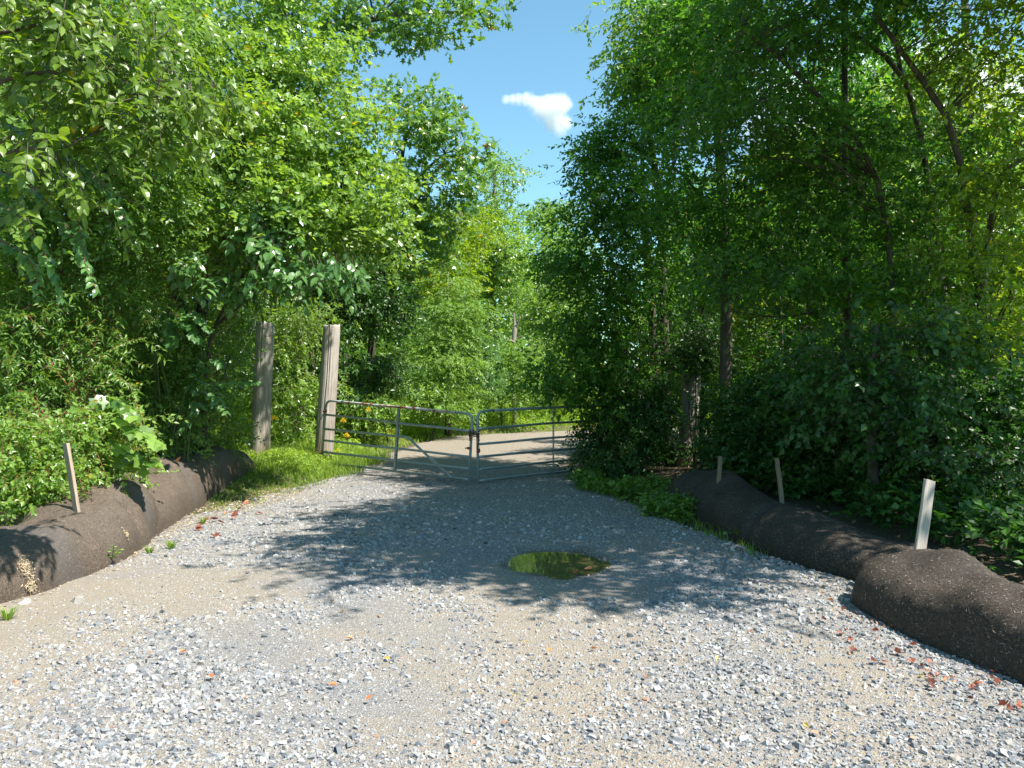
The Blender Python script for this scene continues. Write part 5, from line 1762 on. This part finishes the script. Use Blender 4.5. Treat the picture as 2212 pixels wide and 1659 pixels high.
c0, _ = on_sock(VL, NL, 168, 1103)
stake("weathered stake with one bright sunlit edge, driven into the sunny sock", c0, W(143, 958, c0[1] + .05), .088, .03, -0.62, M['stake'])
c0, _ = on_sock(VN, NN, 1978, 1213)
stake("wide pale grey stake at the rounded end of the near sock", c0, W(2007, 1036, c0[1] + .1), .085, .035, 0.1, M['stake_grey'])
c0, _ = on_sock(VR, NR, 1688, 1085)
stake("dim brown stake half way along the rear sock", c0, W(1677, 990, c0[1] + .05), .05, .025, 0.3, M['stake_shaded'])
c0, _ = on_sock(VR, NR, 1553, 1036)
stake("short tan stake on the ridged mound at the far end of the rear sock", c0, W(1555, 986, c0[1] + .05), .055, .025, 0.1, M['stake_shaded'])


# ------------------------------------------------------------------ weathered posts
def post_mesh(h, r, seed):
    rng = np.random.default_rng(seed)
    ns, nr = 128, 90
    th = np.linspace(0, 2 * math.pi, ns, endpoint=False)
    z = np.linspace(-0.3, h, nr)
    TH, Z = np.meshgrid(th, z)
    rad = r * (1.06 - 0.09 * (Z / h))
    P3 = np.c_[np.cos(TH).ravel() * 2, np.sin(TH).ravel() * 2, Z.ravel() * .5]
    rad = rad + ((vnoise(P3, 1.2, seed) - .5) * .02 + (vnoise(P3 * (6, 6, 1), 1.5, seed + 1) - .5) * .010).reshape(Z.shape)
    for _ in range(11):
        t0, z0, ln, dp = rng.uniform(0, 6.28), rng.uniform(0, h), rng.uniform(.4, 1.6), rng.uniform(.012, .03)
        dth = np.angle(np.exp(1j * (TH - t0 - 0.05 * np.sin(Z * 3 + t0))))
        rad = rad - dp * np.exp(-(dth / .055) ** 2) * np.clip(1.2 - np.abs(Z - z0) / ln, 0, 1)
    # chips near the top
    top = np.clip((Z - (h - .12)) / .12, 0, 1)
    rad = rad * (1 - 0.06 * top ** 2)
    zz = Z + np.where(Z > h - .001, (vnoise(P3, 2.5, seed + 5).reshape(Z.shape) - .5) * .05 + 0.02 * np.cos(TH + 2.2), 0)
    V = np.c_[(rad * np.cos(TH)).ravel(), (rad * np.sin(TH)).ravel(), zz.ravel()]
    Q = []
    for i in range(nr - 1):
        a = i * ns + np.arange(ns)
        b = i * ns + (np.arange(ns) + 1) % ns
        Q.append(np.c_[a, b, b + ns, a + ns])
    Q = np.concatenate(Q).tolist()
    c = len(V)
    V = np.vstack([V, (0, 0, h - .02)])
    e = (nr - 1) * ns
    Q += [(e + j, e + (j + 1) % ns, c) for j in range(ns)]
    me = bpy.data.meshes.new("wooden_post")
    me.from_pydata(V.tolist(), [], Q)
    me.polygons.foreach_set("use_smooth", np.ones(len(me.polygons), dtype=bool))
    me.update()
    me.materials.append(M['post'])
    return me


PM = [post_mesh(2.95, .188, 5), post_mesh(3.0, .184, 9)]
PG = "weathered wooden gate posts"
for lab, x, y, xt, mi, h_, rz_ in (("dappled grey post standing at the end of the sunny sock", -5.22, 15.9, -5.10, 0, 1.0, 0.4),
                              ("post with a dark split near its flat top that carries the left gate leaf", -4.04, 16.47, -3.86, 1, 1.0, 2.9),
                              ("grey post mostly lost in dark leaves behind the right gate leaf's end", 2.26, 16.55, 2.31, 0, .98, 1.9),
                              ("pale post in deep shade behind the ridged end of the rear sock", 3.54, 15.6, 3.70, 1, .92, 4.2)):
    z = float(ground_z([(x, y)])[0])
    o = put("wooden_post", PM[mi], None, (x, y, z))
    o.scale = (1, 1, h_)
    o.rotation_euler = (0, math.atan2(xt - x, 2.95), 0)
    o.rotation_mode = 'QUATERNION'
    o.rotation_quaternion = Matrix.Rotation(math.atan2(xt - x, 2.95), 3, 'Y').to_quaternion() @ Matrix.Rotation(rz_, 3, 'Z').to_quaternion()
    tag(o, lab, "post", PG)

# ------------------------------------------------------------------ gate leaves
GG = "tube gate leaves across the road"


def gate_uv(A, Bt, C, Dd):
    """bilinear: A hinge bottom, Bt hinge top, C latch top, Dd latch bottom; v=0 top"""
    A, Bt, C, Dd = map(np.array, (A, Bt, C, Dd))

    def g(u, v):
        top = Bt + (C - Bt) * u
        bot = A + (Dd - A) * u
        return top + (bot - top) * v
    return g


def tubeobj(name, pts, r, mat, root, B, n=None, sides=10):
    m = Mesh()
    pts = np.asarray(pts, float)
    m.tube(pts, r, sides)
    return put(name, m.build(name, mat, True, B), root)


def arc(g, corners, r_, per=6, lenu=3.9, lenv=1.25):
    """polyline through (u,v) corners, rounding each inner one"""
    out = [np.array(corners[0], float)]
    for a, b, c in zip(corners[:-2], corners[1:-1], corners[2:]):
        a, b, c = (np.array(q, float) for q in (a, b, c))
        S = np.array((lenu, lenv))
        ta, tc = (a - b) * S, (c - b) * S
        pa = b + ta / np.linalg.norm(ta) * r_ / S
        pc = b + tc / np.linalg.norm(tc) * r_ / S
        for t in np.linspace(0, 1, per):
            out.append((1 - t) ** 2 * pa + 2 * t * (1 - t) * b + t * t * pc)
    out.append(np.array(corners[-1], float))
    return np.array([g(*q) for q in out])


def wavy(pts, rng, amp=.006):
    pts = np.array(pts)
    k = np.linspace(0, 1, len(pts))
    w = np.sin(k * 9 + rng.uniform(0, 6)) * amp * np.sin(k * math.pi)
    pts[:, 2] += w
    return pts


rgte = np.random.default_rng(8)
A0 = np.array((-3.98, 16.1, .15))
gl = gate_uv(A0, (-3.885, 16.1, 1.455), (-0.70, 13.62, 1.235), (-0.76, 13.6, .035))
gate1 = thing("tube_gate", "left leaf of the galvanised tube gate with rust-patched top rail and a bent third rail", "gate", A0, GG)
TRr = 0.0245
line = lambda g, u0, v0, u1, v1, n=12: np.array([g(u0 + (u1 - u0) * t, v0 + (v1 - v0) * t) for t in np.linspace(0, 1, n)])
tubeobj("frame", arc(gl, [(0.0, 1.0), (0.0, 0.0), (0.12, 0.0)], .16), TRr, M['steel'], gate1, A0)
tubeobj("top_rail", wavy(line(gl, .12, 0, .9, 0, 24), rgte, .004), TRr + .001, M['steel_rust'], gate1, A0)
tubeobj("frame", arc(gl, [(0.9, 0.0), (1.0, 0.0), (1.0, 1.0)], .14), TRr, M['steel_stain'], gate1, A0)
for v0, v1, mat in ((.228, .252, 'steel'), (.64, .63, 'steel_stain'), (.826, .806, 'steel_stain'), (1.0, .965, 'steel')):
    tubeobj("rail", wavy(line(gl, .004, v0, .996, v1, 24), rgte), TRr * .93, M[mat], gate1, A0)
o = tubeobj("rail", np.vstack([line(gl, .004, .457, .60, .445, 12), line(gl, .62, .46, .905, .985, 10)]), TRr * .95, M['steel'], gate1, A0)
o["label"] = "third rail bent down into a diagonal"
# upright brace: flat channel
m = Mesh()
p0, p1 = gl(.5427, 0.02), gl(.5427, 0.985)
along = norm((gl(1, .5) - gl(0, .5))[None])[0]
ax = norm((p1 - p0)[None])[0]
nrmv = np.cross(along, ax)
rotm = np.stack([along, nrmv, ax], axis=1)
m.box((p0 + p1) / 2 - nrmv * .028, (.055, .012, np.linalg.norm(p1 - p0)), rotm)
m.box((p0 + p1) / 2 - nrmv * .010 + along * .0235, (.008, .03, np.linalg.norm(p1 - p0) - .01), rotm)
m.box((p0 + p1) / 2 - nrmv * .010 - along * .0235, (.008, .03, np.linalg.norm(p1 - p0) - .01), rotm)
put("upright_brace", m.build("upright_brace", M['steel'], False, A0), gate1)
# hinges round the stile and into the post
for v in (.17, .86):
    c = gl(0, v)
    h = put("hinge", None, gate1) if False else None
    m = Mesh()
    m.tube(np.array((c - (0, 0, .035), c + (0, 0, .035))), .032, 10)
    m.tube(spline([c, c + (-.03, .08, .0), c + (-.06, .22, .0)], 6), .012, 7)
    m.box(c + np.array((-.02, -.035, 0)), (.05, .012, .045))
    put("hinge", m.build("hinge", M['rust'], True, A0), gate1)

B0 = np.array((2.22, 16.1, .09))
gr = gate_uv(B0, (2.24, 16.1, 1.37), (-.615, 13.62, 1.285), (-.60, 13.6, .055))
gate2 = thing("tube_gate", "right leaf of the tube gate, dark in shade and running into the overhanging leaves", "gate", B0, GG)
tubeobj("frame", arc(gr, [(0.0, 1.0), (0.0, 0.0), (0.12, 0.0)], .16), TRr, M['steel'], gate2, B0)
tubeobj("top_rail", wavy(line(gr, .12, 0, .9, 0, 24), rgte, .004), TRr + .001, M['steel_stain'], gate2, B0)
tubeobj("frame", arc(gr, [(0.9, 0.0), (1.0, 0.0), (1.0, 1.06)], .17), TRr, M['steel_stain'], gate2, B0)
for v0, v1, mat in ((.23, .2525, 'steel'), (.455, .475, 'steel_stain'), (.65, .657, 'steel'), (.83, .838, 'steel'), (1.0, 1.0, 'steel')):
    tubeobj("rail", wavy(line(gr, .004, v0, .996, v1, 24), rgte), TRr * .93, M[mat], gate2, B0)
tubeobj("upright_brace", line(gr, .505, .01, .505, .99), .018, M['steel'], gate2, B0)
for v in (.17, .86):
    c = gr(0, v)
    m = Mesh()
    m.tube(np.array((c - (0, 0, .035), c + (0, 0, .035))), .032, 10)
    m.tube(spline([c, c + (.03, .08, .0), c + (.04, .24, .0)], 6), .012, 7)
    put("hinge", m.build("hinge", M['rust'], True, B0), gate2)
# red-brown slide latch on the left leaf
m = Mesh()
c = gl(1, .50)
m.box(c + np.array((-.03, -.04, 0)), (.06, .05, .045))
m.box(c + np.array((-.075, -.03, 0)), (.05, .02, .02))
put("latch", m.build("latch", M['lock_red'], False, A0), gate1)

# chain wrapped round both stiles, and the padlock
mid = (gl(1, .3) + gr(1, .3)) / 2
zt = mid[2]
pathc = []
for t in np.linspace(0, 1, 40):
    a = t * 4 * math.pi
    pathc.append(mid + np.array((.085 * math.cos(a), -.035 + .055 * math.sin(a), .04 - .10 * t)))
hang = spline([mid + (.07, -.075, -.04), mid + (.085, -.08, -.12), mid + (.06, -.085, -.22), mid + (.05, -.085, -.27)], 12)
hang2 = spline([mid + (-.075, -.07, .05), mid + (-.085, -.075, -.04), mid + (-.07, -.075, -.13)], 9)
chain = thing("chain", "dark rusty chain looped around the meeting stiles of the gate leaves", "chain", mid)


def ring(c, tg, turn, rl=.022, rs_=.013, r=.0048):
    tg = tg / np.linalg.norm(tg)
    ref = np.array((0.3, 0.2, 1.0)) if abs(tg[2]) < .8 else np.array((1.0, .2, 0))
    s1 = np.cross(tg, ref)
    s1 /= np.linalg.norm(s1)
    s2 = np.cross(tg, s1)
    sv = s1 * math.cos(turn) + s2 * math.sin(turn)
    a = np.linspace(0, 2 * math.pi, 13)
    return np.array([c + tg * rl * math.cos(x) + sv * rs_ * math.sin(x) for x in a])


nl = 0
lm = Mesh()
lm.tube(np.array([(0.027 * math.cos(x), 0.016 * math.sin(x), 0) for x in np.linspace(0, 2 * math.pi, 13)]), .0068, 5, caps=False)
link_me = lm.build("link", M['rust'], True)
for pp in (np.array(pathc), hang, hang2):
    seg = np.r_[0, np.cumsum(np.linalg.norm(np.diff(pp, axis=0), axis=1))]
    for s_ in np.arange(0, seg[-1], .040):
        k = min(np.searchsorted(seg, s_, 'right') - 1, len(pp) - 2)
        f_ = (s_ - seg[k]) / max(seg[k + 1] - seg[k], 1e-6)
        c = pp[k] + (pp[k + 1] - pp[k]) * f_
        tg = pp[k + 1] - pp[k]
        q = Vector(tg).to_track_quat('X', 'Z') @ Matrix.Rotation((nl % 2) * math.pi / 2, 3, 'X').to_quaternion()
        lo = bpy.data.objects.new("link", link_me)
        COL.objects.link(lo)
        lo.parent = chain
        lo.location = c - mid
        lo.rotation_mode = 'QUATERNION'
        lo.rotation_quaternion = q
        nl += 1
lk = mid + np.array((.075, -.085, -.30))
lock = thing("padlock", "rusty padlock hanging from the chain between the gate leaves", "padlock", lk)
m = Mesh()
bw = [(-.032, -.03), (-.026, -.036), (.026, -.036), (.032, -.03), (.032, .024), (.024, .032), (-.024, .032), (-.032, .024)]
V = np.array([(x, y_, z) for y_ in (-.014, .014) for x, z in bw])
Q = [(i, (i + 1) % 8, 8 + (i + 1) % 8, 8 + i) for i in range(8)]
m.add(V, Q)
m.add(np.vstack([V[:8], (0, -.016, 0)]), [(8, (i + 1) % 8, i, i) for i in range(8)])
m.add(np.vstack([V[8:], (0, .016, 0)]), [(8, i, (i + 1) % 8, (i + 1) % 8) for i in range(8)])
put("lock_body", m.build("lock_body", M['lock_red'], False), lock)
m = Mesh()
m.tube(spline([(-.02, 0, .03), (-.02, 0, .055), (0, 0, .075), (.02, 0, .055), (.02, 0, .03)], 14), .005, 7)
put("shackle", m.build("shackle", M['rust'], True), lock)

# ------------------------------------------------------------------ fallen leaves: each its own thing
rl = np.random.default_rng(21)


def curled(kind, mat, tint, curl):
    V, T = leaf_shape(kind)
    V = V.copy()
    V[:, 2] += curl * (np.abs(V[:, 0]) * 1.2 + (V[:, 1] - .5) ** 2 * .8)
    return mesh_np("fallen_leaf", V, T, mat, np.full(len(V), tint))


FL = {'red': [curled('lobed', M['dry_red'], t, c) for t, c in ((.2, .5), (.5, .9), (.9, .3))],
      'orange': [curled('ovate12', M['dry_orange'], t, c) for t, c in ((.3, .4), (.8, .7))],
      'yellow': [curled('ovate12', M['dry_yellow'], t, c) for t, c in ((.3, .4), (.8, .5))]}


def drop_leaf(x, y, z, kind, size, label, group, tilt=.35):
    o = put("fallen_leaf", FL[kind][int(rl.integers(len(FL[kind])))], None, (x, y, z))
    o.rotation_euler = (rl.normal(0, tilt), rl.normal(0, tilt), rl.uniform(0, 6.28))
    o.scale = (size, size, size)
    tag(o, label, "leaf", group)


def at_ground(px, py):
    d = F * EYE / (py - HY)
    return (px - CX) / F * d, d


for k in range(60):
    t = rl.uniform(0, 1) ** 1.2
    px, py = 1830 + 390 * t, 1290 + 240 * t
    t2 = round(t * 5) / 5
    px, py = (1830 + 390 * t2, 1290 + 240 * t2) if k % 3 else (px, py)
    px += rl.normal(-34, 40)
    py += rl.normal(24, 20)
    x, y = at_ground(px, py)
    drop_leaf(x, y, road_z([(x, y)])[0] + .022, 'red' if rl.uniform() < .75 else 'orange', rl.uniform(.022, .05), "curled reddish-brown leaf on the gravel along the foot of the near sock", "reddish leaves along the near sock")
for px, py in ((1250, 1232), (1280, 1228)):
    x, y = at_ground(px, py)
    drop_leaf(x, y, road_z([(x, y)])[0] + .02, 'orange', .08, "orange-brown leaf lying at the edge of the puddle", "orange leaves by the puddle")
for k in range(13):
    px, py = rl.uniform(150, 2000), rl.uniform(1290, 1640)
    x, y = at_ground(px, py)
    drop_leaf(x, y, road_z([(x, y)])[0] + .02, 'orange', rl.uniform(.035, .055), "small orange leaf lying by itself out on the sunny gravel", "orange leaves scattered on the gravel")
for k in range(9):
    px, py = rl.uniform(250, 2050), rl.uniform(1240, 1600)
    x, y = at_ground(px, py)
    drop_leaf(x, y, road_z([(x, y)])[0] + .02, 'yellow', rl.uniform(.03, .05), "small pale yellow leaf lying on the gravel", "yellow leaves scattered on the gravel")
for k in range(16):
    px, py = rl.uniform(390, 560), 0
    py = 1150 - (px - 390) * .32 + rl.normal(0, 12)
    x, y = at_ground(px, py)
    z = max(ground_z([(x, y)])[0], road_z([(x, y)])[0])
    drop_leaf(x, y, z + .025, 'orange' if rl.uniform() < .5 else 'red', rl.uniform(.06, .1), "dry brown leaf in the litter between the sunny sock and the verge grass", "dry leaves by the verge grass")
for px, py, lab in ((384, 1003, "orange leaf resting on the crest of the sunny sock"), (500, 1020, "pale orange leaf on the far end of the sunny sock")):
    c0, n0 = on_sock(VL, NL, px, py)
    drop_leaf(c0[0] + n0[0] * .02, c0[1] + n0[1] * .02, c0[2] + .03, 'orange', .1, lab, None)
for px, py in ((1340, 1020), (1375, 1035), (1415, 1040), (1395, 1060), (1360, 1068)):
    x, y = at_ground(px + 40, py + 25)
    drop_leaf(x, y, max(ground_z([(x, y)])[0], 0) + .06, 'orange', .08, "orange leaf among the weeds beside the rear sock", "orange leaves among the right verge weeds")

# a few stones one can single out
for px, py, s_, tn, lab in ((318, 1092 + 190, .10, .82, "tan fist-sized rock at the foot of the sunny sock") if False else (172, 1297, .085, .45, "tan fist-sized rock near the torn mesh at the foot of the sunny sock"),
                            (60, 1300 + 0, .07, .93, "white stone against the near foot of the sunny sock"),
                            (1980, 1330, .06, .9, "white stone lying against the near sock's rounded end"),
                            (285, 1445, .07, .96, "flat white rock on the tan dirt in the sunny corner")):
    x, y = at_ground(px, py)
    V = STV[3] * (1.3, 1, .6) * s_
    o = put("rock", mesh_np("rock", V, STQ, M['stone'], np.full(8, tn)), None, (x, y, max(road_z([(x, y)])[0], ground_z([(x, y)])[0]) + s_ * .18))
    o.rotation_euler = (0.1, -.1, px)
    tag(o, lab, "rock")


# ------------------------------------------------------------------ clouds: real volumes high over the woods
def cloud(label, blobs, d, dens, seed, nscale):
    C = np.array([W(px, py, d) for px, py, r in blobs])
    rad = np.array([r / F * d for _, _, r in blobs])
    lo, hi = (C - rad[:, None] * 1.6).min(0), (C + rad[:, None] * 1.6).max(0)
    ctr = (lo + hi) / 2
    m = Mesh()
    m.box((0, 0, 0), hi - lo)
    mat = bpy.data.materials.new("cloud_vapour")
    mat.use_nodes = True
    nt = mat.node_tree
    nt.nodes.remove(nt.nodes["Principled BSDF"])
    pv = nt.nodes.new("ShaderNodeVolumePrincipled")
    pv.inputs["Color"].default_value = (1, 1, 1, 1)
    pv.inputs["Anisotropy"].default_value = 0.2
    nt.links.new(pv.outputs[0], nt.nodes["Material Output"].inputs["Volume"])
    tc = nt.nodes.new("ShaderNodeTexCoord")
    nz = nt.nodes.new("ShaderNodeTexNoise")
    nz.inputs["Scale"].default_value = nscale
    nz.inputs["Detail"].default_value = 4
    nz.inputs["Roughness"].default_value = .6
    nt.links.new(tc.outputs["Object"], nz.inputs["Vector"])
    cur = None
    for c, r in zip(C - ctr, rad):
        ds = nd(nt, "ShaderNodeVectorMath", operation='DISTANCE')
        nt.links.new(tc.outputs["Object"], ds.inputs[0])
        ds.inputs[1].default_value = c
        mr = nd(nt, "ShaderNodeMapRange")
        mr.inputs["From Min"].default_value = 0
        mr.inputs["From Max"].default_value = r * 1.5
        mr.inputs["To Min"].default_value = 1
        mr.inputs["To Max"].default_value = 0
        nt.links.new(ds.outputs["Value"], mr.inputs["Value"])
        if cur is None:
            cur = mr.outputs[0]
        else:
            mx = nd(nt, "ShaderNodeMath", operation='MAXIMUM')
            nt.links.new(cur, mx.inputs[0])
            nt.links.new(mr.outputs[0], mx.inputs[1])
            cur = mx.outputs[0]
    ad = nd(nt, "ShaderNodeMath", operation='ADD')
    nt.links.new(cur, ad.inputs[0])
    nt.links.new(nz.outputs["Fac"], ad.inputs[1])
    mr = nd(nt, "ShaderNodeMapRange")
    mr.inputs["From Min"].default_value = 0.86
    mr.inputs["From Max"].default_value = 1.5
    mr.inputs["To Min"].default_value = 0
    mr.inputs["To Max"].default_value = dens
    nt.links.new(ad.outputs[0], mr.inputs["Value"])
    nt.links.new(mr.outputs[0], pv.inputs["Density"])
    o = put("cloud", m.build("cloud", mat, False), None, ctr)
    tag(o, label, "cloud")
    return o


cloud("small white wispy cloud with a thin tail alone in the blue gap",
      [(1095, 212, 12), (1108, 212, 14), (1122, 213, 16), (1137, 215, 19), (1152, 219, 23), (1168, 226, 28), (1186, 232, 34), (1208, 222, 30), (1198, 258, 30), (1208, 275, 22), (1222, 262, 20)], 900, .16, 1, .06)
cloud("broad white cloud glimpsed through the leaves of the slim trees",
      [(1420, 240, 40), (1490, 250, 60), (1700, 240, 110), (1850, 200, 130), (2000, 180, 120), (2150, 220, 120)], 1000, .05, 2, .02)

print('tris', sum(sum(len(p.vertices) - 2 for p in me.polygons) if len(me.polygons) < 200 else len(me.loops) - 2 * len(me.polygons) for me in bpy.data.meshes))
